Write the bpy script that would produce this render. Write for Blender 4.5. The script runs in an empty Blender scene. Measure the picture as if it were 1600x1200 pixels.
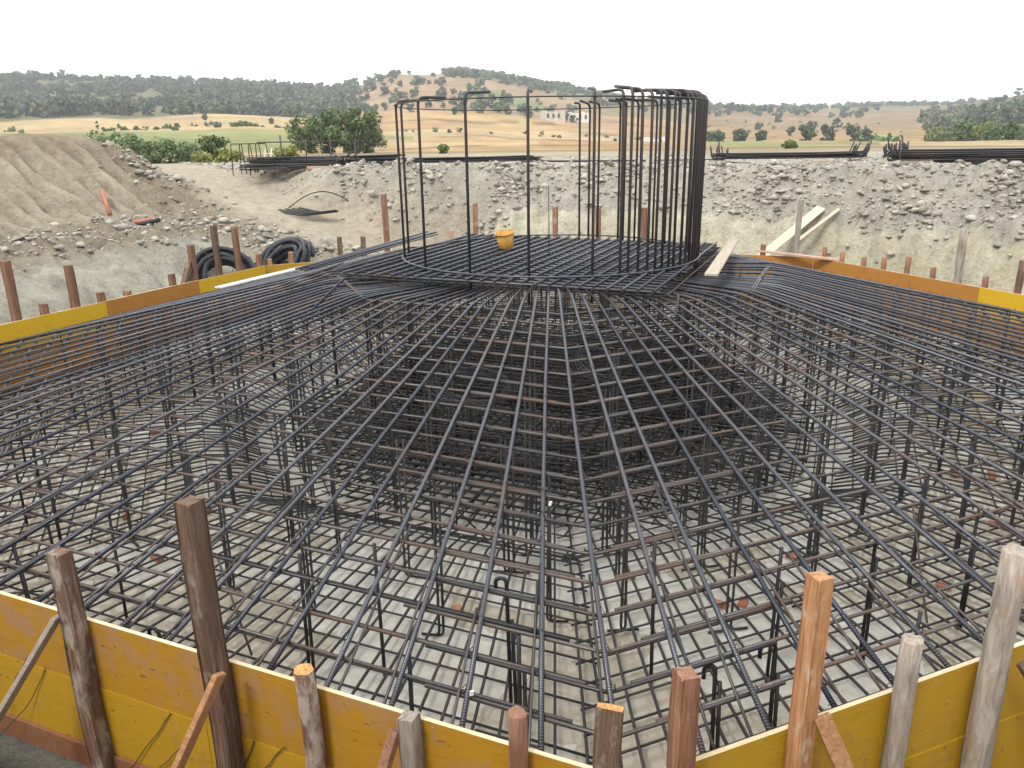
import bpy, math, random
import numpy as np
from mathutils import Matrix, Vector
random.seed(7); rng = np.random.default_rng(7)
R = math.radians
scene = bpy.context.scene
COL = scene.collection

# ------------------------------------------------------------------ camera
cd = bpy.data.cameras.new('camera'); cam = bpy.data.objects.new('camera', cd); COL.objects.link(cam)
cd.sensor_width = 36.0; cd.lens = 27.49; cd.clip_start = 0.05; cd.clip_end = 6000
cam.matrix_world = Matrix.Translation((0, 0, 4.15)) @ Matrix.Rotation(R(90 - 17.47), 4, 'X') @ Matrix.Rotation(R(-0.911), 4, 'Z')
scene.camera = cam
scene.render.resolution_x, scene.render.resolution_y = 1024, 768

# ------------------------------------------------------------------ world, sun, exposure
SUN_EL, SUN_AZ = R(52), R(215)          # azimuth measured from +Y clockwise: behind left of the camera
world = bpy.data.worlds.new('World'); scene.world = world; world.use_nodes = True
wt = world.node_tree; wt.nodes.clear()
wo = wt.nodes.new('ShaderNodeOutputWorld'); bg = wt.nodes.new('ShaderNodeBackground')
sky = wt.nodes.new('ShaderNodeTexSky'); sky.sky_type = 'NISHITA'; sky.sun_disc = False
sky.sun_elevation = SUN_EL; sky.sun_rotation = SUN_AZ; sky.dust_density = 3.0
tc = wt.nodes.new('ShaderNodeTexCoord'); mp = wt.nodes.new('ShaderNodeMapping'); mp.inputs['Scale'].default_value = (1.2, 1.2, 5.0)
nz = wt.nodes.new('ShaderNodeTexNoise'); nz.inputs['Scale'].default_value = 1.6; nz.inputs['Detail'].default_value = 5; nz.inputs['Roughness'].default_value = 0.6
cr = wt.nodes.new('ShaderNodeValToRGB'); cr.color_ramp.elements[0].position = 0.30; cr.color_ramp.elements[0].color = (0.93, 0.93, 0.93, 1)
cr.color_ramp.elements[1].position = 0.55; cr.color_ramp.elements[1].color = (0.985, 0.985, 0.985, 1)
mx = wt.nodes.new('ShaderNodeMix'); mx.data_type = 'RGBA'; mx.inputs['B'].default_value = (9.6, 9.75, 9.9, 1)   # overcast cloud deck
wt.links.new(tc.outputs['Generated'], mp.inputs['Vector']); wt.links.new(mp.outputs[0], nz.inputs['Vector'])
wt.links.new(nz.outputs['Fac'], cr.inputs[0]); wt.links.new(cr.outputs[0], mx.inputs['Factor'])
wt.links.new(sky.outputs[0], mx.inputs['A']); wt.links.new(mx.outputs['Result'], bg.inputs['Color'])
bg.inputs['Strength'].default_value = 0.1
wt.links.new(bg.outputs[0], wo.inputs['Surface'])
sd = bpy.data.lights.new('sun', 'SUN'); sd.energy = 1.4; sd.angle = R(14); sd.color = (1.0, 0.96, 0.9)
sun = bpy.data.objects.new('sun', sd); COL.objects.link(sun)
sdir = Vector((math.sin(SUN_AZ) * math.cos(SUN_EL), math.cos(SUN_AZ) * math.cos(SUN_EL), math.sin(SUN_EL)))
sun.rotation_euler = sdir.to_track_quat('Z', 'Y').to_euler(); sun.location = sdir * 60
vs = scene.view_settings; vs.view_transform = 'Standard'; vs.look = 'None'; vs.exposure = 1.05; vs.gamma = 1.0; vs.use_curve_mapping = False

# ------------------------------------------------------------------ frame of the foundation
CX, CY, AP, ROT = 0.6444, 12.7011, 8.945, -0.0100
T225 = math.tan(R(22.5))
ROOTM = Matrix.Translation((CX, CY, 0)) @ Matrix.Rotation(ROT, 4, 'Z')
SIDES = {'L': -112.5, 'R': -67.5, 'l': 157.5, 'r': 22.5, 'fl': 112.5, 'fr': 67.5, 'cl': 202.5, 'cr': -22.5}
def zmat(a): return 2.22 - 0.2273 * (a - 3.049)          # top mat height at apothem distance a
def zlow(a):                                             # blinding level (sunk centre)
    t = min(1, max(0, (5.5 - a) / 1.2)); return -0.45 * t * t * (3 - 2 * t)
def apo(x, y): return max(x * math.cos(R(22.5 + 45 * k)) + y * math.sin(R(22.5 + 45 * k)) for k in range(8))

# ------------------------------------------------------------------ noise
def _hash(ix, iy, s):
    h = (ix.astype(np.int64) * 374761393 + iy.astype(np.int64) * 668265263 + s * 1442695041) & 0xffffffff
    h = ((h ^ (h >> 13)) * 1274126177) & 0xffffffff
    return ((h ^ (h >> 16)) & 0xffff) / 65535.0
def vnoise(x, y, s=0):
    x = np.asarray(x, float); y = np.asarray(y, float)
    ix = np.floor(x); iy = np.floor(y); fx = x - ix; fy = y - iy
    fx = fx * fx * fx * (fx * (fx * 6 - 15) + 10); fy = fy * fy * fy * (fy * (fy * 6 - 15) + 10)
    a = _hash(ix, iy, s); b = _hash(ix + 1, iy, s); c = _hash(ix, iy + 1, s); d = _hash(ix + 1, iy + 1, s)
    return (a + (b - a) * fx) * (1 - fy) + (c + (d - c) * fx) * fy
def fbm(x, y, o=4, s=0, g=0.5):
    v = 0; a = 1; t = 0
    for i in range(o):
        v = v + a * (vnoise(x * 2 ** i + 17.3 * i, y * 2 ** i - 9.1 * i, s + i) - 0.5); t += a; a *= g
    return v / t * 2
def sstep(a, b, x):
    t = np.clip((x - a) / (b - a), 0, 1); return t * t * (3 - 2 * t)

# ------------------------------------------------------------------ object helpers
def link(o, parent=None):
    COL.objects.link(o)
    if parent is not None: o.parent = parent
    return o
def tag(o, label=None, cat=None, group=None, kind=None):
    if label: o['label'] = label
    if cat: o['category'] = cat
    if group: o['group'] = group
    if kind: o['kind'] = kind
    return o
def empty(name, loc=(0, 0, 0), rz=0, label=None, cat=None, group=None):
    o = bpy.data.objects.new(name, None); o.empty_display_size = 0.2; link(o); o.location = loc; o.rotation_euler = (0, 0, rz)
    return tag(o, label, cat, group)
class MB:
    def __init__(s): s.v = []; s.f = []; s.uv = []
    def add(s, vs, fs, uvs=None):
        n = len(s.v); s.v += [tuple(p) for p in vs]
        for i, f in enumerate(fs):
            s.f.append([n + k for k in f]); s.uv.append(uvs[i] if uvs else [(0, 0)] * len(f))
        return s
    def box(s, x0, x1, y0, y1, z0, z1, M=None):
        vs = [Vector(p) for p in ((x0,y0,z0),(x1,y0,z0),(x1,y1,z0),(x0,y1,z0),(x0,y0,z1),(x1,y0,z1),(x1,y1,z1),(x0,y1,z1))]
        if M: vs = [M @ p for p in vs]
        return s.add(vs, [(0,3,2,1),(4,5,6,7),(0,1,5,4),(1,2,6,5),(2,3,7,6),(3,0,4,7)])
    def tube(s, pts, rad, n=6, cap=True, rads=None):
        P = [Vector(p) for p in pts]; m = len(P)
        T = []
        for i in range(m):
            d = (P[min(i + 1, m - 1)] - P[max(i - 1, 0)]); T.append(d.normalized())
        up = Vector((0, 0, 1)) if abs(T[0].z) < 0.9 else Vector((1, 0, 0))
        N = (up - T[0] * up.dot(T[0])).normalized(); L = 0; rings = []; us = []
        for i in range(m):
            if i: L += (P[i] - P[i - 1]).length
            N = (N - T[i] * N.dot(T[i])).normalized(); B = T[i].cross(N)
            r = rads[i] if rads else rad
            rings.append([P[i] + (N * math.cos(2 * math.pi * k / n) + B * math.sin(2 * math.pi * k / n)) * r for k in range(n)]); us.append(L)
        vs = [p for r_ in rings for p in r_]; fs = []; uv = []
        for i in range(m - 1):
            for k in range(n):
                k2 = (k + 1) % n
                fs.append((i * n + k, i * n + k2, (i + 1) * n + k2, (i + 1) * n + k))
                uv.append([(k / n, us[i]), ((k + 1) / n, us[i]), ((k + 1) / n, us[i + 1]), (k / n, us[i + 1])])
        if cap:
            fs.append(tuple(range(n - 1, -1, -1))); uv.append([(0, 0)] * n)
            fs.append(tuple((m - 1) * n + k for k in range(n))); uv.append([(0, 0)] * n)
        return s.add(vs, fs, uv)
    def mesh(s, name, mat, smooth=False):
        me = bpy.data.meshes.new(name); me.from_pydata(s.v, [], s.f)
        uvl = me.uv_layers.new(name='UVMap')
        uvl.data.foreach_set('uv', [c for f in s.uv for p in f for c in p])
        if smooth: me.polygons.foreach_set('use_smooth', [True] * len(me.polygons))
        me.materials.append(mat); me.update(); return me
    def build(s, name, mat, parent=None, smooth=False):
        return link(bpy.data.objects.new(name, s.mesh(name, mat, smooth)), parent)
def inst(name, me, parent=None, loc=(0, 0, 0), rot=(0, 0, 0), sc=1):
    o = bpy.data.objects.new(name, me); link(o, parent); o.location = loc; o.rotation_euler = rot
    o.scale = (sc, sc, sc) if np.isscalar(sc) else sc
    return o
def npmesh(name, V, F, mat, smooth=False, col=None):
    V = np.asarray(V, np.float32); F = np.asarray(F, np.int32)
    me = bpy.data.meshes.new(name); nf, k = F.shape
    me.vertices.add(len(V)); me.vertices.foreach_set('co', V.ravel())
    me.loops.add(nf * k); me.loops.foreach_set('vertex_index', F.ravel())
    me.polygons.add(nf); me.polygons.foreach_set('loop_start', np.arange(0, nf * k, k, dtype=np.int32))
    me.polygons.foreach_set('loop_total', np.full(nf, k, np.int32))
    if smooth: me.polygons.foreach_set('use_smooth', np.ones(nf, bool))
    if col is not None:
        at = me.color_attributes.new('tint', 'FLOAT_COLOR', 'POINT'); c = np.ones((len(V), 4), np.float32); c[:, :3] = col
        at.data.foreach_set('color', c.ravel())
    me.materials.append(mat); me.update(calc_edges=True); me.validate(); return me
def fillet(pts, r, n=4):
    P = [Vector(p) for p in pts]; out = [P[0]]
    for i in range(1, len(P) - 1):
        a, b, c = P[i - 1], P[i], P[i + 1]; u = (a - b); w = (c - b)
        d = min(r, u.length * 0.45, w.length * 0.45); A = b + u.normalized() * d; Cc = b + w.normalized() * d
        for j in range(n + 1):
            t = j / n; out.append(A * (1 - t) ** 2 + b * 2 * t * (1 - t) + Cc * t * t)
    out.append(P[-1]); return out

# ------------------------------------------------------------------ materials
def newmat(name):
    m = bpy.data.materials.new(name); m.use_nodes = True; nt = m.node_tree
    return m, nt, nt.nodes['Principled BSDF']
def nd(nt, typ, **kw):
    n = nt.nodes.new(typ)
    for k, v in kw.items():
        if k in n.inputs: n.inputs[k].default_value = v
        else: setattr(n, k, v)
    return n
def ramp(nt, fac, stops):
    n = nt.nodes.new('ShaderNodeValToRGB'); e = n.color_ramp.elements
    while len(e) < len(stops): e.new(0.5)
    for i, (p, c) in enumerate(stops): e[i].position = p; e[i].color = (*c, 1) if len(c) == 3 else c
    nt.links.new(fac, n.inputs[0]); return n.outputs[0]
def mix(nt, fac, a, b, blend='MIX'):
    n = nt.nodes.new('ShaderNodeMix'); n.data_type = 'RGBA'; n.blend_type = blend
    for s, v in (('Factor', fac), ('A', a), ('B', b)):
        if hasattr(v, 'links'): nt.links.new(v, n.inputs[s])
        else: n.inputs[s].default_value = v if s == 'Factor' else (*v, 1)
    return n.outputs['Result']
def coords(nt, out='Object', scale=(1, 1, 1), loc=(0, 0, 0)):
    t = nt.nodes.new('ShaderNodeTexCoord'); m = nt.nodes.new('ShaderNodeMapping'); m.inputs['Scale'].default_value = scale; m.inputs['Location'].default_value = loc
    nt.links.new(t.outputs[out], m.inputs['Vector']); return m.outputs[0]
def noise(nt, vec, scale, detail=4, rough=0.55, dist=0):
    n = nd(nt, 'ShaderNodeTexNoise', Scale=scale, Detail=detail, Roughness=rough, Distortion=dist)
    nt.links.new(vec, n.inputs['Vector']); return n.outputs['Fac']
def bump(nt, h, strength, dist, b, prev=None):
    n = nd(nt, 'ShaderNodeBump', Strength=strength, Distance=dist); nt.links.new(h, n.inputs['Height'])
    if prev: nt.links.new(prev, n.inputs['Normal'])
    nt.links.new(n.outputs[0], b.inputs['Normal']); return n.outputs[0]
def math_(nt, op, a, b=None):
    n = nt.nodes.new('ShaderNodeMath'); n.operation = op
    for i, v in ((0, a), (1, b)):
        if v is None: continue
        if hasattr(v, 'links'): nt.links.new(v, n.inputs[i])
        else: n.inputs[i].default_value = v
    return n.outputs[0]
def geo_pos(nt, scale=(1, 1, 1)):
    g = nt.nodes.new('ShaderNodeNewGeometry'); m = nt.nodes.new('ShaderNodeMapping'); m.inputs['Scale'].default_value = scale
    nt.links.new(g.outputs['Position'], m.inputs['Vector']); return m.outputs[0]
def objrand(nt): return nt.nodes.new('ShaderNodeObjectInfo').outputs['Random']

def mat_rebar(name, c0, c1, rust, rib=0.016, metal=0.55, rough=0.45):
    m, nt, b = newmat(name)
    pos = geo_pos(nt); n1 = noise(nt, pos, 1.3, 5, 0.65); n2 = noise(nt, pos, 22, 3, 0.6)
    rnd = objrand(nt)
    base = mix(nt, rnd, c0, c1)
    f = math_(nt, 'ADD', math_(nt, 'MULTIPLY', n1, 0.75), math_(nt, 'ADD', math_(nt, 'MULTIPLY', n2, 0.25), math_(nt, 'MULTIPLY', rnd, 0.16)))
    rf = ramp(nt, f, [(0.60 - rust, (0, 0, 0)), (0.76 - rust, (0.85, 0.85, 0.85))])
    col = mix(nt, rf, base, (0.085, 0.042, 0.026)); nt.links.new(col, b.inputs['Base Color'])
    mt = math_(nt, 'MULTIPLY', math_(nt, 'SUBTRACT', 1.0, rf), metal); nt.links.new(mt, b.inputs['Metallic'])
    ro = math_(nt, 'ADD', math_(nt, 'MULTIPLY', rf, 0.3), rough); nt.links.new(ro, b.inputs['Roughness'])
    uv = nt.nodes.new('ShaderNodeUVMap'); sp = nt.nodes.new('ShaderNodeSeparateXYZ'); nt.links.new(uv.outputs[0], sp.inputs[0])
    ph = math_(nt, 'ADD', math_(nt, 'MULTIPLY', sp.outputs['Y'], 2 * math.pi / rib), math_(nt, 'MULTIPLY', math_(nt, 'PINGPONG', sp.outputs['X'], 0.5), 7.0))
    sn = math_(nt, 'SINE', ph); rb = math_(nt, 'POWER', math_(nt, 'MAXIMUM', sn, 0.0), 0.7)
    bump(nt, rb, 0.9, 0.003, b)
    return m
M = {}
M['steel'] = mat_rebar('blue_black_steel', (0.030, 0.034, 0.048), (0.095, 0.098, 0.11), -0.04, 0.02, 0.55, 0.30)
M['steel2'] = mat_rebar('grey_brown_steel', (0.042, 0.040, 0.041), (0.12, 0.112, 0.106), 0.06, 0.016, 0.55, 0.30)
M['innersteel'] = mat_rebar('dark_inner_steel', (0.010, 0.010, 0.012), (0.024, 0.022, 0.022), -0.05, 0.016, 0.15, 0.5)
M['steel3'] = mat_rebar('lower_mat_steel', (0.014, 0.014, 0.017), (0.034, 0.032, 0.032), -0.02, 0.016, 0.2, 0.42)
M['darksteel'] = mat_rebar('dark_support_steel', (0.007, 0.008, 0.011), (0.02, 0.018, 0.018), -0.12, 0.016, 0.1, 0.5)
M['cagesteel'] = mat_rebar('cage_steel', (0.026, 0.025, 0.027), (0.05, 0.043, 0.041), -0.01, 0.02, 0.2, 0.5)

def mat_wood(name, ca, cb, cc, grain=(14, 14, 0.9), rough=0.75, wear=0.5, wearcol=(0.42, 0.38, 0.33), end=None):
    m, nt, b = newmat(name)
    v = coords(nt, 'Object', grain); n1 = noise(nt, v, 2.6, 8, 0.72, 1.0); n2 = noise(nt, coords(nt, 'Object', (3, 3, 1.2)), 2.5, 5, 0.65)
    rnd = objrand(nt)
    col = ramp(nt, n1, [(0.28, ca), (0.5, cb), (0.72, cc)])
    wf = ramp(nt, math_(nt, 'ADD', n2, math_(nt, 'MULTIPLY', math_(nt, 'SUBTRACT', rnd, 0.5), 0.15)), [(0.66 - 0.25 * wear, (0, 0, 0)), (0.74 - 0.2 * wear, (1, 1, 1))])
    col = mix(nt, wf, col, wearcol)
    hv = nt.nodes.new('ShaderNodeHueSaturation'); nt.links.new(col, hv.inputs['Color'])
    nt.links.new(math_(nt, 'ADD', math_(nt, 'MULTIPLY', rnd, 0.35), 0.68), hv.inputs['Value'])
    nt.links.new(hv.outputs[0], b.inputs['Base Color']); b.inputs['Roughness'].default_value = rough
    bump(nt, n1, 0.5, 0.006, b); return m
M['wood_brown'] = mat_wood('weathered_brown_wood', (0.045, 0.022, 0.013), (0.14, 0.075, 0.045), (0.27, 0.18, 0.125), wear=0.5, wearcol=(0.30, 0.25, 0.205))
M['wood_red'] = mat_wood('reddish_wood', (0.10, 0.042, 0.022), (0.26, 0.12, 0.065), (0.40, 0.225, 0.135), wear=0.3, wearcol=(0.34, 0.26, 0.2))
M['wood_orange'] = mat_wood('orange_brown_wood', (0.16, 0.07, 0.028), (0.38, 0.185, 0.08), (0.52, 0.29, 0.15), wear=0.2, wearcol=(0.46, 0.36, 0.27))
M['wood_grey'] = mat_wood('grey_bark_wood', (0.10, 0.075, 0.055), (0.28, 0.235, 0.19), (0.42, 0.37, 0.315), grain=(9, 9, 1.2), wear=0.2, wearcol=(0.27, 0.19, 0.135))
M['wood_pale'] = mat_wood('pale_plank_wood', (0.36, 0.28, 0.20), (0.50, 0.41, 0.31), (0.6, 0.52, 0.42), grain=(1.0, 12, 12), wear=0.15, wearcol=(0.6, 0.42, 0.33))
M['wood_pink'] = mat_wood('pinkish_plank_wood', (0.38, 0.22, 0.15), (0.52, 0.33, 0.24), (0.62, 0.45, 0.35), grain=(1.0, 12, 12), wear=0.3, wearcol=(0.55, 0.5, 0.44))
M['wood_greyplank'] = mat_wood('grey_plank_wood', (0.22, 0.18, 0.14), (0.33, 0.28, 0.23), (0.42, 0.37, 0.31), grain=(12, 12, 1.0), wear=0.2, wearcol=(0.3, 0.2, 0.13))
def mat_hewn():
    m, nt, b = newmat('hewn_end_grain'); n = noise(nt, coords(nt, 'Object', (1, 1, 1)), 40, 4, 0.7)
    col = ramp(nt, n, [(0.3, (0.28, 0.13, 0.045)), (0.6, (0.55, 0.30, 0.11)), (0.8, (0.62, 0.42, 0.22))]); nt.links.new(col, b.inputs['Base Color']); b.inputs['Roughness'].default_value = 0.85
    bump(nt, n, 0.9, 0.01, b); return m
M['hewn'] = mat_hewn()
def mat_panel(name, ca, cb, dirt, amount):
    m, nt, b = newmat(name); rnd = objrand(nt)
    off = nt.nodes.new('ShaderNodeCombineXYZ'); nt.links.new(math_(nt, 'MULTIPLY', rnd, 37.0), off.inputs[0]); nt.links.new(math_(nt, 'MULTIPLY', rnd, 11.0), off.inputs[2])
    t = nt.nodes.new('ShaderNodeTexCoord'); ad = nd(nt, 'ShaderNodeVectorMath', operation='ADD'); nt.links.new(t.outputs['Object'], ad.inputs[0]); nt.links.new(off.outputs[0], ad.inputs[1])
    def mp(s):
        k = nt.nodes.new('ShaderNodeMapping'); k.inputs['Scale'].default_value = s; nt.links.new(ad.outputs[0], k.inputs['Vector']); return k.outputs[0]
    g = noise(nt, mp((0.8, 6, 14)), 3.0, 6, 0.6, 0.5); big = noise(nt, mp((1, 1, 1)), 2.6, 6, 0.68, 0.6); sp = noise(nt, mp((2.2, 2.2, 5)), 5.5, 3, 0.5)
    run = noise(nt, mp((9, 1, 1.2)), 1.8, 5, 0.6)
    col = mix(nt, g, ca, cb)
    dm = ramp(nt, math_(nt, 'ADD', math_(nt, 'MULTIPLY', big, 0.65), math_(nt, 'MULTIPLY', run, 0.35)), [(0.62 - amount, (0, 0, 0)), (0.74 - amount, (0.8, 0.8, 0.8))])
    fg = noise(nt, mp((1.5, 10, 26)), 6.0, 5, 0.7); col = mix(nt, ramp(nt, fg, [(.5, (0, 0, 0)), (.72, (.55, .55, .55))]), col, tuple(v * .55 for v in ca))
    col = mix(nt, dm, col, dirt)
    kn = ramp(nt, sp, [(0.67, (0, 0, 0)), (0.73, (0.75, 0.75, 0.75))]); col = mix(nt, kn, col, (0.13, 0.06, 0.025))
    spl = ramp(nt, noise(nt, mp((1, 1, 1)), 34, 2, .5), [(.68, (0, 0, 0)), (.72, (.7, .7, .7))]); col = mix(nt, math_(nt, 'MULTIPLY', spl, ramp(nt, run, [(.45, (0, 0, 0)), (.6, (1, 1, 1))])), col, (.40, .37, .32))
    nt.links.new(col, b.inputs['Base Color']); b.inputs['Roughness'].default_value = 0.55; b.inputs['Specular IOR Level'].default_value = 0.3
    bump(nt, g, 0.25, 0.003, b); return m
M['panel_yellow'] = mat_panel('yellow_formwork_ply', (0.33, 0.18, 0.010), (0.45, 0.265, 0.016), (0.27, 0.145, 0.05), 0.07)
M['panel_bright'] = mat_panel('bright_yellow_formwork_ply', (0.50, 0.29, 0.012), (0.62, 0.40, 0.018), (0.42, 0.22, 0.04), 0.06)
M['panel_orange'] = mat_panel('orange_formwork_ply', (0.32, 0.135, 0.026), (0.43, 0.20, 0.038), (0.24, 0.11, 0.05), 0.07)
M['panel_dirty'] = mat_panel('dirty_formwork_ply', (0.31, 0.15, 0.010), (0.41, 0.215, 0.016), (0.30, 0.165, 0.09), 0.14)
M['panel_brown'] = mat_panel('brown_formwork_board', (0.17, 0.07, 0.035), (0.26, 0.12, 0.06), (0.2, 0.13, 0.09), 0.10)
M['panel_edge'] = mat_wood('panel_edge_wood', (0.50, 0.36, 0.18), (0.62, 0.50, 0.30), (0.70, 0.62, 0.46), grain=(0.8, 8, 8), wear=0.3, wearcol=(0.6, 0.55, 0.48))

def mat_plain(name, c, rough=0.6, metal=0, var=0.15, scale=8):
    m, nt, b = newmat(name); n = noise(nt, coords(nt, 'Object'), scale, 4, 0.6)
    col = ramp(nt, n, [(0.3, tuple(x * (1 - var) for x in c)), (0.7, tuple(min(1, x * (1 + var)) for x in c))])
    nt.links.new(col, b.inputs['Base Color']); b.inputs['Roughness'].default_value = rough; b.inputs['Metallic'].default_value = metal
    bump(nt, n, 0.2, 0.004, b); return m
M['bucket'] = mat_plain('yellow_plastic', (0.42, 0.215, 0.035), 0.6, var=0.35)
M['blackpipe'] = mat_plain('black_corrugated_plastic', (0.018, 0.02, 0.026), 0.38)
M['brickbit'] = mat_plain('orange_brick', (0.30, 0.12, 0.065), 0.9, var=0.3, scale=20)
M['redplastic'] = mat_plain('red_brown_plastic', (0.36, 0.13, 0.075), 0.6)
M['pale_metal'] = mat_plain('pale_grey_paint', (0.5, 0.5, 0.48), 0.35)
M['whitebit'] = mat_plain('white_scrap', (0.75, 0.74, 0.7), 0.6)
M['wire'] = mat_plain('rusty_wire', (0.06, 0.045, 0.035), 0.6, 0.3)
M['stonewall'] = mat_plain('old_stone_wall', (0.46, 0.41, 0.34), 0.9, var=0.3, scale=0.9)
M['whitewall'] = mat_plain('white_wall', (0.62, 0.58, 0.52), 0.9)
M['dark'] = mat_plain('dark_opening', (0.03, 0.028, 0.025), 0.9)
M['bark'] = mat_plain('tree_bark', (0.10, 0.075, 0.055), 0.9, var=0.3, scale=3)

def mat_leaf(name, ca, cb, scale=0.25, tint=False):
    m, nt, b = newmat(name); n = noise(nt, geo_pos(nt), scale, 3, 0.6); rnd = objrand(nt)
    isl = nt.nodes.new('ShaderNodeNewGeometry').outputs['Random Per Island']
    f = math_(nt, 'ADD', math_(nt, 'MULTIPLY', n, 0.55), math_(nt, 'ADD', math_(nt, 'MULTIPLY', isl, 0.35), math_(nt, 'MULTIPLY', rnd, 0.2)))
    col = ramp(nt, f, [(0.3, ca), (0.75, cb)])
    if tint:
        at = nt.nodes.new('ShaderNodeVertexColor'); at.layer_name = 'tint'; col = mix(nt, 1.0, col, at.outputs['Color'], 'MULTIPLY')
    nt.links.new(col, b.inputs['Base Color']); b.inputs['Roughness'].default_value = 0.65
    b.inputs['Specular IOR Level'].default_value = 0.25
    b.inputs['Transmission Weight'].default_value = 0.0
    return m
M['leaf_dark'] = mat_leaf('dark_green_leaves', (0.030, 0.048, 0.022), (0.095, 0.125, 0.055), 0.05)
M['leaf_wood'] = mat_leaf('woodland_leaves', (0.034, 0.054, 0.026), (0.105, 0.14, 0.066), 0.03, True)
M['leaf_thicket'] = mat_leaf('thicket_leaves', (0.05, 0.08, 0.022), (0.15, 0.20, 0.065), 0.05, True)
M['leaf_mid'] = mat_leaf('mid_green_leaves', (0.045, 0.07, 0.02), (0.13, 0.18, 0.055))
M['leaf_light'] = mat_leaf('light_green_leaves', (0.075, 0.115, 0.045), (0.20, 0.26, 0.12))
M['leaf_yellow'] = mat_leaf('yellow_green_leaves', (0.12, 0.14, 0.03), (0.27, 0.28, 0.09))

def mat_concrete():
    m, nt, b = newmat('wet_blinding_concrete'); p = geo_pos(nt)
    n1 = noise(nt, p, 0.7, 6, 0.62); n2 = noise(nt, p, 9, 5, 0.65); n3 = noise(nt, p, 60, 3, 0.6)
    col = ramp(nt, n2, [(0.3, (0.33, 0.315, 0.275)), (0.7, (0.47, 0.455, 0.41))])
    wet = ramp(nt, n1, [(0.48, (0, 0, 0)), (0.60, (1, 1, 1))])
    col = mix(nt, math_(nt, 'MULTIPLY', wet, 0.4), col, (0.30, 0.265, 0.20))
    nt.links.new(col, b.inputs['Base Color'])
    nt.links.new(ramp(nt, wet, [(0, (0.8, 0.8, 0.8)), (1, (0.35, 0.35, 0.35))]), b.inputs['Roughness'])
    k = bump(nt, n2, 0.35, 0.02, b); bump(nt, n3, 0.3, 0.004, b, k); return m
M['concrete'] = mat_concrete()
def mat_water():
    m, nt, b = newmat('muddy_puddle_water')
    b.inputs['Base Color'].default_value = (0.31, 0.275, 0.21, 1); b.inputs['Roughness'].default_value = 0.03; b.inputs['IOR'].default_value = 1.33
    b.inputs['Specular IOR Level'].default_value = 0.75
    bump(nt, noise(nt, geo_pos(nt), 5, 2, 0.5), 0.05, 0.01, b); return m
M['water'] = mat_water()
def mat_ground(name, fine=(3.0, 14.0, 60.0), bs=0.8, bd=0.08, rough=0.95):
    m, nt, b = newmat(name); at = nt.nodes.new('ShaderNodeVertexColor'); at.layer_name = 'tint'; p = geo_pos(nt)
    n1 = noise(nt, p, fine[0], 8, 0.7); n2 = noise(nt, p, fine[1], 6, 0.75); 
    v = math_(nt, 'ADD', math_(nt, 'MULTIPLY', n1, 0.55), math_(nt, 'MULTIPLY', n2, 0.45))
    g = ramp(nt, v, [(0.30, (0.52, 0.50, 0.47)), (0.5, (0.95, 0.95, 0.95)), (0.68, (1.3, 1.29, 1.27))])
    col = mix(nt, 1.0, at.outputs['Color'], g, 'MULTIPLY'); nt.links.new(col, b.inputs['Base Color']); b.inputs['Roughness'].default_value = rough
    b.inputs['Specular IOR Level'].default_value = 0.15
    k = bump(nt, n1, bs, bd, b); bump(nt, n2, bs, bd * 0.4, b, k); return m
M['earth'] = mat_ground('excavated_earth', (3.0, 13.0, 60.0), 0.9, 0.14)
M['field'] = mat_ground('field_ground', (0.03, 0.25, 4), 0.3, 0.3)
def mat_stone(name, ca, cb):
    m, nt, b = newmat(name); isl = nt.nodes.new('ShaderNodeNewGeometry').outputs['Random Per Island']; rnd = objrand(nt)
    n = noise(nt, geo_pos(nt), 12, 4, 0.6); f = math_(nt, 'ADD', math_(nt, 'MULTIPLY', n, 0.4), math_(nt, 'MULTIPLY', math_(nt, 'FRACT', math_(nt, 'ADD', isl, rnd)), 0.6))
    col = ramp(nt, f, [(0.2, ca), (0.8, cb)]); nt.links.new(col, b.inputs['Base Color']); b.inputs['Roughness'].default_value = 0.95; b.inputs['Specular IOR Level'].default_value = 0.15
    bump(nt, n, 0.5, 0.02, b); return m
M['stone'] = mat_stone('grey_rubble_stone', (0.22, 0.20, 0.165), (0.41, 0.385, 0.325))

# ================================================================== SETTING
NRM = [(math.cos(R(22.5 + 45 * k) + ROT), math.sin(R(22.5 + 45 * k) + ROT)) for k in range(8)]
def octd(X, Y):
    rx, ry = X - CX, Y - CY; d = np.full(np.shape(X), -1e9)
    for nx, ny in NRM: d = np.maximum(d, rx * nx + ry * ny)
    rr = np.hypot(rx, ry); dd = d - AP
    return np.where(d > AP, dd * 0.55 + (rr - AP * 1.035) * 0.45 + 0.0, dd)
ROAD = [(-19.0, 40.0, 3.25), (-13.2, 32.5, 3.25), (-10.7, 28.8, 3.0), (-7.4, 26.2, 2.0), (-4.6, 24.9, 1.05), (-2.0, 24.1, 0.3)]
def road(X, Y):
    best = np.full(np.shape(X), 1e9); zz = np.zeros(np.shape(X))
    for (x0, y0, z0), (x1, y1, z1) in zip(ROAD[:-1], ROAD[1:]):
        dx, dy = x1 - x0, y1 - y0; t = np.clip(((X - x0) * dx + (Y - y0) * dy) / (dx * dx + dy * dy), 0, 1)
        ds = np.hypot(X - x0 - t * dx, Y - y0 - t * dy); z = z0 + t * (z1 - z0)
        zz = np.where(ds < best, z, zz); best = np.minimum(best, ds)
    return best, zz
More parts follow.
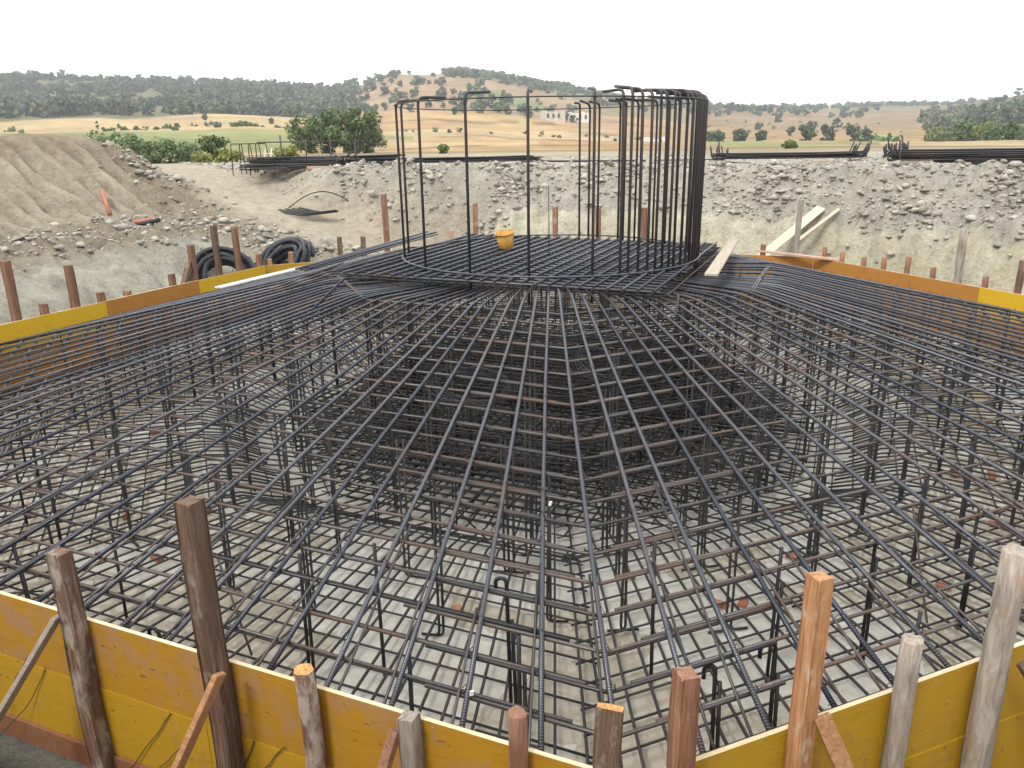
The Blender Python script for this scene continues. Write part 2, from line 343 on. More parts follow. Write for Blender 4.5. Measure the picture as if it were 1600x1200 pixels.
def terrain(X, Y, full=False):
    rx, ry = X - CX, Y - CY; phi = np.degrees(np.arctan2(ry, rx)) % 360
    d = octd(X, Y); d0 = d
    d = d + 0.55 * fbm(X * 0.35, Y * 0.35, 3, 3) * sstep(0.9, 2.0, d)
    d = d - 1.15 * np.exp(-((phi - 124) / 17) ** 2) * sstep(0.3, 1.5, d)
    dr = d + 0.30 * fbm(X * 1.1, Y * 1.1, 3, 41) * sstep(1.2, 1.8, d)
    zr = np.interp(dr, [0, 1.2, 1.45, 2.0, 2.35, 2.9, 3.7, 4.6, 9], [0, 0, 0.45, 1.75, 2.05, 2.5, 3.1, 3.22, 3.25])
    tl = rx * math.cos(R(67.5)) + ry * math.sin(R(67.5))
    dl = d + 0.3 * fbm(X * 0.8, Y * 0.8, 3, 51)
    zl0 = np.interp(dl, [0, 1.2, 1.8, 2.7, 3.5, 4.5, 6.2], [0, 0, 0.5, 1.15, 1.55, 1.7, 1.85])
    up = np.interp(dl, [6.0, 6.8, 9.0, 10.0, 12.0, 17.0, 22], [0, 0.45, 2.25, 2.6, 2.55, 1.8, 1.4])
    mf = 1 - sstep(7.0, 10.8, tl + 0.4 * fbm(X * .5, Y * .5, 3, 9))
    lim = np.interp(dl, [4.6, 6.4, 22], [0.0, 1.36, 1.4])
    zl = zl0 + up * mf + lim * (1 - mf)
    zf = np.interp(d, [0, 1.0, 1.4, 2.8, 3.4, 6], [0, 0, 0.3, 2.3, 2.55, 2.8])
    wl = sstep(113, 123, phi) * (1 - sstep(205, 226, phi)); wf = sstep(205, 226, phi) * (1 - sstep(315, 335, phi)); wr = 1 - wl - wf
    z = zr * wr + zl * wl + zf * wf
    # excavator tooth grooves down the scraped mound
    face = sstep(6.1, 6.8, dl) * (1 - sstep(9.0, 9.8, dl)) * wl
    gr = tl * 1.55 + 0.25 * dl + 0.5 * fbm(X * .6, Y * .6, 3, 77)
    saw = np.abs((gr % 1.0) - 0.5) * 2
    z = z - face * (0.55 * (saw ** 1.8) * (0.5 + vnoise(gr // 1 * 3.1, dl * 0.8, 5)) - 0.16 * fbm(X * 2.2, Y * 2.2, 4, 83, .65))
    # roughness
    hi_ = 4.2 + 2.2 * np.exp(-((phi - 112) / 12) ** 2); rub = sstep(2.0, 2.4, dr) * (1 - sstep(hi_, hi_ + 1, dr)) * wr + wl * sstep(3.2, 3.8, dl) * (1 - sstep(6.0, 6.8, dl))
    rb, rz = road(X, Y); rm = 1 - sstep(1.05, 2.2, rb + 0.3 * fbm(X * .7, Y * .7, 3, 21))
    z = z + 0.10 * fbm(X * 0.9, Y * 0.9, 4, 11) * sstep(0.8, 2.0, d) + 0.50 * np.abs(fbm(X * 1.7, Y * 1.7, 4, 13, 0.65)) * rub - 0.05 * rub
    clay = sstep(1.2, 1.5, d) * (1 - sstep(2.2, 2.7, dr))
    lw_ = wl * sstep(1.2, 1.8, dl) * (1 - sstep(3.4, 4.4, dl)); z = z + 0.42 * (np.abs(fbm(X * 1.1 + Y * .6, Y * 1.9, 4, 137, .6)) - .2) * lw_
    ta = phi * 0.17; z = z + (0.26 * fbm(X * 2.6, Y * 2.6, 4, 31, 0.6) + 0.34 * fbm(ta * 1.9, d * 0.6, 3, 37, 0.6)) * clay * (1 - wl)
    z = z * (1 - rm) + (rz + 0.05 * fbm(X * 0.8, Y * 0.8, 4, 61)) * rm * np.where(rz > 2.0, 1, 1) 
    inside = d0 < 0.25
    z = np.where(d0 < 1.0, np.minimum(z, 0.03 + 0.03 * fbm(X * 2, Y * 2, 3, 8)), z)
    z = np.where(inside, -0.9, z)
    bd = np.minimum.reduce([X + 27, 27 - X, Y + 5, 39 - Y]); e = sstep(0, 3, bd); z = z * e + 3.22 * (1 - e)
    if not full: return z
    # colours
    def c(*k): return np.array(k)
    n = vnoise(X * 0.5, Y * 0.5, 91)[..., None]; n2 = vnoise(X * 2.2, Y * 2.2, 93)[..., None]
    claycol = c(.45, .41, .29) * n2 + c(.50, .475, .37) * (1 - n2)
    rubcol = c(.32, .30, .25) * n2 + c(.39, .365, .305) * (1 - n2)
    topcol = c(.35, .32, .26) * n + c(.39, .365, .31) * (1 - n)
    right = claycol * (1 - sstep(2.05, 2.35, dr))[..., None] + rubcol * sstep(2.05, 2.35, dr)[..., None]
    k = sstep(hi_ - .2, hi_ + .8, dr)[..., None]; right = right * (1 - k) + topcol * k
    k = sstep(122, 80, phi)[..., None] * 0  # same clay all along the far side
    lowl = c(.30, .285, .225) * n2 + c(.39, .37, .305) * (1 - n2)
    ledge = c(.30, .255, .19) * n2 + c(.22, .185, .135) * (1 - n2)
    mound = c(.40, .35, .265) * n2 + c(.31, .265, .195) * (1 - n2)
    k1 = sstep(3.2, 3.8, dl)[..., None]; k2 = sstep(6.0, 6.8, dl)[..., None]
    left = lowl * (1 - k1) + ledge * k1; left = left * (1 - k2) + mound * k2
    kt = (sstep(8.6, 9.4, dl) * wl)[..., None]; left = left * (1 - kt) + c(.27, .22, .155) * kt
    colr = right * wr[..., None] + left * wl[..., None] + c(.33, .31, .26) * wf[..., None]
    lowk = (1 - sstep(1.0, 1.5, d))[..., None]; colr = colr * (1 - lowk) + c(.31, .295, .25) * lowk
    rdc = c(.40, .345, .26) * n + c(.37, .32, .245) * (1 - n); colr = colr * (1 - rm[..., None]) + rdc * rm[..., None]
    shoulder = ((1 - sstep(2.6, 4.2, rb)) * (1 - rm) * sstep(115, 128, phi))[..., None]; colr = colr * (1 - shoulder * .8) + c(.25, .205, .145) * shoulder * .8
    return z, colr, rub, rm, wl, dr, dl, d0
st = 0.095
gx = np.arange(-27, 27.001, st); gy = np.arange(-5, 39.001, st)
GX, GY = np.meshgrid(gx, gy); Z, COLR, RUB, RM, WL, DR, DL, D0 = terrain(GX, GY, True)
nx, ny = len(gx), len(gy); idx = np.arange(nx * ny).reshape(ny, nx)
F = np.stack([idx[:-1, :-1], idx[:-1, 1:], idx[1:, 1:], idx[1:, :-1]], -1).reshape(-1, 4)
keep = ~((D0[:-1, :-1] < -0.6) & (D0[1:, 1:] < -0.6)).reshape(-1)
pit = inst('excavation_ground', npmesh('excavation_ground', np.stack([GX, GY, Z], -1).reshape(-1, 3), F[keep], M['earth'], True, COLR.reshape(-1, 3)))
tag(pit, kind='structure')
def zat(x, y): return float(terrain(np.array([[x]]), np.array([[y]]))[0, 0])

# far land: fields and hills, polar sheet round the site
HXP = [-400, 0, 200, 400, 540, 640, 740, 880, 1000, 1100, 1300, 1450, 1600, 2000]
HD = [40, 80, 150, 250, 400, 550, 700, 850, 1100, 1600, 2600]
ETAB = {40: [-26] * 14, 80: [-19] * 14,
 150: [2, 3, -2, -10, -11, -12, -12, -12, -12, -13, -14, -15, -16, -14],
 250: [12, 12, 12, 15, 8, 3, 0, -6, -9, -12, -13, -18, -18, -10],
 400: [30, 27, 37, 32, 26, 28, 25, 18, 11, 5, 0, 0, 10, 15],
 550: [40, 37, 48, 42, 38, 68, 76, 38, 26, 20, 12, 12, 34, 34],
 700: [64, 62, 66, 66, 58, 90, 90, 66, 44, 34, 22, 22, 44, 40],
 850: [80, 83, 80, 74, 68, 86, 93, 70, 47, 37, 28, 27, 40, 38],
 1100: [70, 70, 68, 62, 56, 72, 78, 60, 40, 33, 33, 32, 34, 34],
 1600: [24] * 14, 2600: [14] * 14}
def farz(px, D):
    E = np.zeros(np.broadcast(px, D).shape); px, D = np.broadcast_arrays(px, D)
    rows = np.stack([np.interp(px, HXP, ETAB[k]) for k in HD], 0)
    ld = np.log(np.array(HD, float)); li = np.interp(np.log(np.maximum(D, 40)), ld, np.arange(len(HD)))
    i0 = np.clip(np.floor(li).astype(int), 0, len(HD) - 2); f = li - i0
    a = np.take_along_axis(rows, i0[None], 0)[0]; b = np.take_along_axis(rows, i0[None] + 1, 0)[0]
    E = a + (b - a) * f; return 4.15 + E / 1222.0 * D
def px_of(az): # az (rad, from +Y to the right) -> nominal column used only to key the hill table; wraps smoothly out of view
    return 800 + 1222 * np.tan(np.clip(az, -1.05, 1.05)) / 0.98
def far_height(x, y):
    az = np.arctan2(x, y); D = np.maximum(np.hypot(x, y), 1); 
    fold = np.where(np.abs(az) > 0.95, np.sign(az) * (0.95 - (np.abs(az) - 0.95) * 0.55), az)
    z = farz(px_of(fold), D); z = z + fbm(x / 60, y / 60, 4, 200) * np.clip((D - 60) / 300, 0, 1) * 3.0
    return z
azs = np.concatenate([np.linspace(-math.pi, -0.75, 120, endpoint=False), np.linspace(-0.75, 0.75, 620, endpoint=False), np.linspace(0.75, math.pi, 121)])
Ds = np.concatenate([[4.0, 15.0], np.geomspace(22, 1900, 220)])
AZ, DD = np.meshgrid(azs, Ds); FX = DD * np.sin(AZ); FY = DD * np.cos(AZ); FZ = far_height(FX, FY)
ins = np.minimum.reduce([FX + 26.5, 26.5 - FX, FY + 4.5, 38.5 - FY]); FZ = np.where(DD < 70, 3.2 + (FZ - 3.2) * sstep(45, 70, DD), FZ) - 5.0 * sstep(0, 1.0, ins)
PXF = px_of(AZ)
def fcol(px, D, x, y):
    n = vnoise(x / 40, y / 40, 300); n2 = fbm(x / 14, y / 14, 4, 301); n3 = vnoise(x / 9, y / 9, 305); 
    w = D * (1 + 0.10 * fbm(x / 80, y / 80, 3, 310)) 
    def C(*k): return np.array(k, float)
    gold = C(.47, .345, .18); pale = C(.52, .41, .25); green = C(.24, .27, .12); brown = C(.30, .20, .115); olive = C(.15, .155, .075); tan = C(.42, .29, .155); rough = C(.30, .245, .13)
    col = np.zeros(px.shape + (3,)) + C(.36, .32, .24)
    def put(mask, c, soft=None):
        k = np.clip(mask, 0, 1)[..., None]; col[:] = col * (1 - k) + c * k
    fld = sstep(60, 90, w); put(fld, rough * 0.9)
    band = (np.log(w / 90) * 5.2 + 0.6 * np.sin(px / 170.0)) ; bi = np.floor(band); hsh = _hash(bi, np.floor(px / 260 + bi * 0.37), 7)
    put(sstep(95, 120, w) * (w < 520), np.where((hsh > .68)[..., None], pale, np.where((hsh > .38)[..., None], gold, np.where((hsh > .18)[..., None], tan, green))))
    edge = sstep(0.0, 0.05, band - bi) * (1 - sstep(0.13, 0.22, band - bi)); put(edge * (w < 520) * (w > 110) * 0.9 * sstep(.15, .5, n3), brown * 0.62)
    lf = 1 - sstep(480, 560, px)
    put(lf * sstep(120, 150, w) * (1 - sstep(230, 260, w)), green * 1.1); put(lf * sstep(250, 275, w) * (1 - sstep(390, 420, w)), pale * .95)
    put(lf * sstep(395, 425, w), olive)
    mid = sstep(520, 560, px) * (1 - sstep(900, 960, px)); put(mid * sstep(420, 450, w), C(.37, .265, .17)); put(mid * sstep(420, 450, w) * sstep(.55, .75, n) * .6, rough)
    put(sstep(700, 740, px) * (1 - sstep(900, 960, px)) * sstep(640, 680, w), olive * 1.2)
    put(sstep(720, 760, px) * (1 - sstep(850, 880, px)) * sstep(470, 500, w) * (1 - sstep(530, 550, w)), C(.20, .25, .10))
    rt = sstep(1040, 1120, px)
    put(rt * sstep(240, 280, w), tan * .92); terr = (band * 2.4) % 1.0
    put(rt * sstep(250, 280, w) * (terr < .3) * .65, C(.22, .17, .10)); put(rt * sstep(420, 470, w) * .55, C(.25, .19, .125)); put(rt * sstep(800, 900, w), olive * 1.3)
    put(sstep(1200, 1260, px) * sstep(140, 160, w) * (1 - sstep(225, 250, w)) * (1 - sstep(1420, 1480, px)), C(.40, .24, .13))
    put(sstep(1325, 1345, px) * (1 - sstep(1385, 1400, px)) * sstep(265, 280, w) * (1 - sstep(350, 370, w)), C(.25, .36, .12))
    put(sstep(1440, 1480, px) * sstep(330, 360, w), olive)
    put(np.abs(px - 800) > 1400, rough)
    col *= C(.70, .655, .58) * (1 + 0.24 * n2)[..., None]
    return np.clip(col, 0.02, 0.8)
FC = fcol(PXF, DD, FX, FY)
na, nd_ = len(azs), len(Ds); idx = np.arange(na * nd_).reshape(nd_, na)
F = np.stack([idx[:-1, :-1], idx[:-1, 1:], idx[1:, 1:], idx[1:, :-1]], -1).reshape(-1, 4)[:, ::-1]
land = inst('farmland_hills', npmesh('farmland_hills', np.stack([FX, FY, FZ], -1).reshape(-1, 3), F, M['field'], True, FC.reshape(-1, 3))); tag(land, kind='structure')
def fz(x, y):
    D = math.hypot(x, y); z = float(far_height(np.array([[x]]), np.array([[y]]))[0, 0])
    return z if D > 70 else 3.2 + (z - 3.2) * float(sstep(45, 70, D))

# blinding concrete inside the form, with a sunk centre, and puddles
gs = np.arange(-9.7, 9.701, 0.1); BX, BY = np.meshgrid(gs, gs)
A_ = np.maximum.reduce([BX * math.cos(R(22.5 + 45 * k)) + BY * math.sin(R(22.5 + 45 * k)) for k in range(8)])
tt = np.clip((5.5 - A_) / 1.2, 0, 1); BZ = -0.45 * tt * tt * (3 - 2 * tt) + 0.028 * fbm(BX * .55, BY * .55, 4, 400) + 0.006 * fbm(BX * 3, BY * 3, 3, 410)
nb = len(gs); idx = np.arange(nb * nb).reshape(nb, nb); F = np.stack([idx[:-1, :-1], idx[:-1, 1:], idx[1:, 1:], idx[1:, :-1]], -1).reshape(-1, 4)
kk = np.minimum(1, (AP - .006) / np.maximum(A_, .01)); BX = BX * kk; BY = BY * kk; keep = (np.minimum(A_[:-1, :-1], A_[1:, 1:]) < AP).reshape(-1)
fl = inst('concrete_blinding_floor', npmesh('concrete_blinding_floor', np.stack([BX, BY, BZ], -1).reshape(-1, 3), F[keep], M['concrete'], True), None, (CX, CY, 0), (0, 0, ROT)); tag(fl, kind='structure')
mb = MB()
def octring(a0, a1, z):
    c0 = [(a0 / math.cos(R(22.5)) * math.cos(R(45 * k)), a0 / math.cos(R(22.5)) * math.sin(R(45 * k)), z) for k in range(8)]
    c1 = [(a1 / math.cos(R(22.5)) * math.cos(R(45 * k)), a1 / math.cos(R(22.5)) * math.sin(R(45 * k)), z) for k in range(8)]
    mb.add(c0 + c1, [(k, 8 + k, 8 + (k + 1) % 8, (k + 1) % 8) for k in range(8)])
octring(5.6, AP - 0.01, 0.002)
pw = mb.build('puddle_water', M['water']); pw.location = (CX, CY, 0); pw.rotation_euler = (0, 0, ROT); tag(pw, kind='structure')

# rubble: big stones as single pieces, the countless rest as one mass
def rock_mesh(i):
    import bmesh
    bm = bmesh.new(); rr = random.Random(i); s = (rr.uniform(.9, 1.25), rr.uniform(.6, .95), rr.uniform(.35, .7))
    for k in range(13):
        u = Vector((rr.gauss(0, 1), rr.gauss(0, 1), rr.gauss(0, 1))).normalized() * rr.uniform(.85, 1.1); bm.verts.new((u.x * s[0], u.y * s[1], u.z * s[2]))
    h_ = bmesh.ops.convex_hull(bm, input=bm.verts); bmesh.ops.delete(bm, geom=[g for g in h_['geom_interior'] if isinstance(g, bmesh.types.BMVert)], context='VERTS'); bmesh.ops.triangulate(bm, faces=bm.faces)
    me = bpy.data.meshes.new('stone'); bm.to_mesh(me); bm.free(); me.materials.append(M['stone']); return me
rocks = [rock_mesh(i) for i in range(8)]
PR = (RUB * (1 - RM) * (GY > 6) * (D0 > 1.2) * np.where(WL > .5, 0.55, 1.0)); sh = np.exp(-((road(GX, GY)[0] - 2.3) / .7) ** 2) * (D0 > 1.5) * (GX < -3) * .8
PR = np.maximum(PR, sh); PR = np.maximum(PR, 0.10 * (D0 > 4.5) * (GY > 12) * (1 - RM) * (WL < .5)); PR = np.maximum(PR, 0.05 * (D0 > .5) * (D0 < 2) * (GY > 12))
rdd = road(GX, GY)[0]; PR = np.maximum(PR, .8 * sstep(1.5, 2.1, rdd) * (1 - sstep(4.5, 5.5, rdd)) * (GX > -9.5) * (GX < 0) * (GY > 24.2) * (Z < 3.3) * (1 - RM))
PR = PR * (np.hypot(GX, GY) < 40) * (.45 + 1.2 * sstep(.38, .68, vnoise(GX * .75, GY * .75, 777))); cp = np.cumsum(PR.ravel()); cp /= cp[-1]
def pick(n):
    k = np.searchsorted(cp, rng.random(n)); x = GX.ravel()[k] + rng.uniform(-st, st, n) / 2; y = GY.ravel()[k] + rng.uniform(-st, st, n) / 2; return x, y, Z.ravel()[k]
x, y, z = pick(230)
for i in range(230):
    s = float(np.clip(rng.lognormal(-1.82, 0.34), .09, .27))
    inst('stone', rocks[i % 8], pit, (x[i], y[i], z[i] + s * .12), tuple(rng.uniform(-.6, .6, 2)) + (rng.uniform(0, 6.28),), s)
n = 24000; x, y, z = pick(n); s = np.clip(rng.lognormal(-2.95, 0.55, n), .02, .2)
alts = [(np.array([v.co for v in r.vertices]), np.array([p.vertices[:] for p in r.polygons])) for r in rocks]
VV = []; FF = []; off_ = 0
for i in range(n):
    a = rng.uniform(0, 6.28); ca, sa = math.cos(a), math.sin(a); b_, t_ = alts[i % 8]; b_ = b_ * s[i]
    VV.append(np.stack([b_[:, 0] * ca - b_[:, 1] * sa + x[i], b_[:, 0] * sa + b_[:, 1] * ca + y[i], b_[:, 2] + z[i] + s[i] * .1], -1)); FF.append(t_ + off_); off_ += len(b_)
FF = np.concatenate(FF)
rubm = inst('loose_rubble', npmesh('loose_rubble', np.concatenate(VV), FF, M['stone'])); tag(rubm, 'loose grey stones strewn over the excavated banks and ramp shoulder', 'rubble', kind='stuff')

# ================================================================== FOLIAGE
def leaf_cloud(r_, clumps, per, size, W, H, seed, flat=1.0, lowc=.52):
    g = np.random.default_rng(seed); V = []; 
    for i in range(clumps):
        u = g.normal(size=3); u /= np.linalg.norm(u); q = g.random() ** .45
        c = np.array([u[0] * W * q * .8, u[1] * W * q * .8, H * (lowc + (.92 - lowc) * u[2] * q)])
        cr_ = g.uniform(.20, .36) * W
        for j in range(per):
            w = g.normal(size=3); w /= np.linalg.norm(w); p = c + w * cr_ * g.uniform(.55, 1.05) * np.array([1, 1, .8 * flat])
            if p[2] < 0.03 * H: p[2] = 0.03 * H + g.random() * .1
            a = g.normal(size=3); a /= np.linalg.norm(a); b = np.cross(a, w + g.normal(size=3) * .5); b /= (np.linalg.norm(b) + 1e-6); a = np.cross(b, w); a /= (np.linalg.norm(a) + 1e-6)
            s = size * g.uniform(.6, 1.3); V += [p - a * s, p + b * s * .55, p + a * s, p - b * s * .55]
    V = np.array(V); F = np.arange(len(V)).reshape(-1, 4); return V, F
def trunk_mb(h, r, seed):
    rr = random.Random(seed); m = MB(); pts = [(0, 0, -.4)]
    for i in range(1, 5): pts.append((rr.uniform(-.06, .06) * h, rr.uniform(-.06, .06) * h, h * .6 * i / 4))
    m.tube(pts, r, 7, True, [r * 1.3, r, r * .85, r * .7, r * .45])
    for k in range(5):
        a = rr.uniform(0, 6.28); b = Vector(pts[rr.randint(2, 3)]); e = b + Vector((math.cos(a), math.sin(a), rr.uniform(.6, 1.1))) * h * .28
        m.tube([b, (b + e) / 2 + Vector((0, 0, .04 * h)), e], r, 5, True, [r * .5, r * .35, r * .12])
    return m
# woods on the hills: one mass
def wood_points(px0, px1, d0, d1, n, dens=None):
    out = []
    k = 0
    while k < n:
        px = rng.uniform(px0, px1); D = math.sqrt(rng.uniform(d0 * d0, d1 * d1)); az = math.atan((px - 800) / 1222 * .98); x_, y_ = D * math.sin(az), D * math.cos(az)
        if dens is None or rng.random() < dens(px, D, x_, y_): out.append((x_, y_))
        k += 1
    return out
protos = [leaf_cloud(None, 12, 9, 1.0, 3.6, 6.0, 900 + i, 1.0, .42) for i in range(7)]
def wood(name, pts, mat, label, smin, smax, prs=protos):
    V = []; F = []; K = []; o = 0
    for (x_, y_) in pts:
        Vp, Fp = prs[rng.integers(len(prs))]; s_ = rng.uniform(smin, smax); a = rng.uniform(0, 6.28); ca, sa = math.cos(a), math.sin(a); hz = rng.uniform(.8, 1.15)
        z_ = fz(x_, y_)
        V.append(np.stack([(Vp[:, 0] * ca - Vp[:, 1] * sa) * s_ + x_, (Vp[:, 0] * sa + Vp[:, 1] * ca) * s_ + y_, Vp[:, 2] * s_ * hz + z_ - .5], -1)); F.append(Fp + o); o += len(Vp)
        k_ = rng.uniform(.62, 1.5); K.append(np.tile([k_ * rng.uniform(.9, 1.25), k_, k_ * rng.uniform(.8, 1.2)], (len(Vp), 1)))
    return tag(inst(name, npmesh(name, np.concatenate(V), np.concatenate(F), mat, False, np.concatenate(K))), label, 'woodland', kind='stuff')
def dn(th, sc=70, s=500): return lambda px, D, x_, y_: float(vnoise(np.array(x_ / sc), np.array(y_ / sc), s) > th)
lw = wood_points(-350, 575, 410, 900, 2900, lambda p, D, x_, y_: 0.96 if (vnoise(np.array(x_ / 45), np.array(y_ / 45), 500) > .27 and (D > 440 or p < 150 or vnoise(np.array(x_ / 30), np.array(y_ / 30), 3) > .6)) else .08)
wood('hill_woodland', lw, M['leaf_wood'], 'dark green wood covering the long low hill above pale fields', .75, 1.5)
cw = wood_points(705, 900, 640, 880, 330) + wood_points(560, 640, 640, 800, 60) + wood_points(690, 900, 420, 560, 60, dn(.5, 40)) + wood_points(580, 700, 430, 640, 26) + wood_points(880, 1120, 620, 950, 260, dn(.35))
wood('hilltop_woodland', cw, M['leaf_wood'], 'dark wood on the crest of the bare tan hill', .6, 1.25)
rw = wood_points(1080, 1500, 620, 1150, 420, dn(.5, 60)) + wood_points(1080, 1600, 960, 1180, 520, dn(.3, 60)) + wood_points(1430, 1900, 380, 720, 620, dn(.28, 50))
wood('ridge_woodland', rw, M['leaf_wood'], 'dark wood on the hill rising beside brown terraced slopes', .6, 1.35)
vproto = [leaf_cloud(None, 26, 20, .46, 3.6, 6.0, 930 + i, 1.0, .42) for i in range(4)]
vw = wood_points(1440, 1900, 165, 290, 210)
wood('valley_thicket', vw, M['leaf_thicket'], 'lush mid green thicket in the valley below the wooded hill', .5, 1.0, vproto)
sc_ = wood_points(-150, 520, 262, 285, 40) + wood_points(240, 470, 268, 282, 30) + wood_points(600, 1000, 285, 300, 14) + wood_points(1100, 1420, 300, 560, 60, dn(.45, 40)) + wood_points(1340, 1400, 275, 300, 12)
wood('hedgerow_scrub', sc_, M['leaf_thicket'], 'low scrub dotted along the field boundaries', .18, .42)
# single trees in the fields
tproto = []
for i in range(4):
    V, F_ = leaf_cloud(None, 20, 40, .40, 2.8, 4.8, 950 + i, 1.0, .46)
    tproto.append((npmesh('crown', V, F_, M['leaf_dark']), trunk_mb(4.6, .22, i).mesh('trunk', M['bark'], True)))
def field_tree(px, D, s, label, group, pi=None, name='field_tree', sq=1.0):
    az = math.atan((px - 800) / 1222 * .98); x_, y_ = D * math.sin(az), D * math.cos(az)
    k = rng.integers(4) if pi is None else pi
    e = empty(name, (x_, y_, fz(x_, y_) - .1), rng.uniform(0, 6.28), label, 'tree', group); e.scale = (s, s, s * sq)
    inst('crown', tproto[k][0], e); inst('trunk', tproto[k][1], e); return e
for px, D, s in [(1253, 215, 1.0), (1285, 260, 1.1), (1325, 262, 1.15), (1343, 266, .9), (1155, 250, 1.1), (1120, 245, 1.2), (1108, 255, 1.0), (1184, 205, .7), (1230, 330, .8), (1260, 420, 1.1), (1300, 470, 1.1), (1180, 430, 1.0),(1210, 520, 1.2)]:
    field_tree(px, D, s, 'round dark green tree standing in the terraced fields', 'round trees in the terraced fields')
for px, D, s in [(343, 345, .55), (443, 330, .6), (300, 275, .4), (640, 560, .9), (695, 590, 1.0), (615, 450, .9), (655, 430, 1.0), (720, 420, .9), (760, 425, 1.0), (800, 430, .9), (670, 600, .8), (628, 650, 1.0), (585, 470, 1.1), (735, 640, 1.6), (722, 650, 1.5), (752, 650, 1.5), (690, 690, .9), (640, 700, .9), (655, 702, .8)]:
    field_tree(px, D, s, 'small dark tree standing on the pale field or bare tan hill', 'trees on the bare hill and pale field')
V, F_ = leaf_cloud(None, 14, 24, .3, .8, 5.2, 990); cyp = npmesh('crown', V, F_, M['leaf_dark'])
az = math.atan((180 - 800) / 1222 * .98); e = empty('cypress_tree', (235 * math.sin(az), 235 * math.cos(az), fz(235 * math.sin(az), 235 * math.cos(az)) - .1), 0, 'slim dark cypress tree standing alone by the pale field', 'tree'); e.scale = (.62,) * 3
inst('crown', cyp, e); inst('trunk', tproto[0][1], e, sc=.5)
# clump of broad bushy trees behind the bar stacks
bproto = []
for i in range(3):
    V, F_ = leaf_cloud(None, 46, 75, .17, 2.5, 4.5, 970 + i, 1.0, .46); bproto.append((npmesh('crown', V, F_, M['leaf_mid']), trunk_mb(3.9, .13, 20 + i).mesh('trunk', M['bark'], True)))
def near_tree(px, D, s, k, label, name='broad_tree', mat=None, group=None, sq=1, z0=None):
    az = math.atan((px - 800) / 1222 * .98); x_, y_ = D * math.sin(az), D * math.cos(az)
    e = empty(name, (x_, y_, (fz(x_, y_) if z0 is None else z0) - .05), k * 2.1, label, 'tree', group); e.scale = (s, s, s * sq)
    inst('crown', bproto[k % 3][0], e); inst('trunk', bproto[k % 3][1], e)
near_tree(497, 96, 1.05, 0, 'dense broad green tree at the darker end of the clump', sq=1.0)
near_tree(527, 99, 1.15, 1, 'dense broad green tree in the middle of the clump', sq=1.0)
near_tree(560, 95, 1.2, 2, 'taller green tree with forked trunk showing beside the dense ones', sq=1.05)
near_tree(588, 97, .95, 4, 'thin crowned green tree at the open end of the clump', sq=1.15)
# shrubs by the track
def shrub(name, px, D, w, h, mat, seed, label, leaf=.09, clumps=26, per=60, group=None, z0=None):
    az = math.atan((px - 800) / 1222 * .98); x_, y_ = D * math.sin(az), D * math.cos(az); V, F_ = leaf_cloud(None, clumps, per, leaf, w, h, seed, 1.0, .40)
    V = V.copy(); z_ = z0 if z0 is not None else (fz(x_, y_))
    e = empty(name, (x_, y_, z_ - .06), 0, label, 'shrub', group); inst('foliage', npmesh('foliage', V, F_, M[mat]), e)
    m = MB(); rr = random.Random(seed)
    for k in range(6):
        a = rr.uniform(0, 6.28); m.tube([(0, 0, -.2), (math.cos(a) * w * .2, math.sin(a) * w * .2, h * .35), (math.cos(a) * w * .4, math.sin(a) * w * .4, h * .7)], .02, 5, True, [.03, .02, .008])
    m.build('stem', M['bark'], e, True)
shrub('leafy_shrub', 350, 46, 1.05, 1.55, 'leaf_mid', 61, 'dark green rounded shrub beside the steel racks')
shrub('leafy_shrub', 372, 43, .9, .72, 'leaf_yellow', 62, 'low yellow green shrub in front of the dark rounded shrub')
shrub('leafy_shrub', 330, 43.5, .6, .6, 'leaf_yellow', 63, 'small yellow green shrub at the edge of the track')
for i, (px, D, w, h) in enumerate([(288, 44, 1.0, 1.35), (262, 44, 1.0, 1.45), (310, 47, .9, 1.2), (240, 45, 1.0, 1.55), (215, 46, 1.1, 1.75), (190, 46, 1.1, 1.85), (165, 47, 1.0, 1.75), (142, 48, .9, 1.6)]):
    shrub('willow_shrub', px, D, w, h, 'leaf_light', 70 + i, 'grey green feathery shrub in the row behind the scraped mound', .08, 22, 60, 'feathery shrubs behind the mound')
shrub('leafy_shrub', 700, 62, .55, .9, 'leaf_mid', 66, 'small green bush alone beyond the bar stacks at the field edge')
shrub('leafy_shrub', 460, 42, .8, .9, 'leaf_yellow', 67, 'yellowish bush behind the railing near the steel racks')
shrub('leafy_shrub', 1230, 70, .7, .8, 'leaf_mid', 68, 'lone small bush in the reddish field')

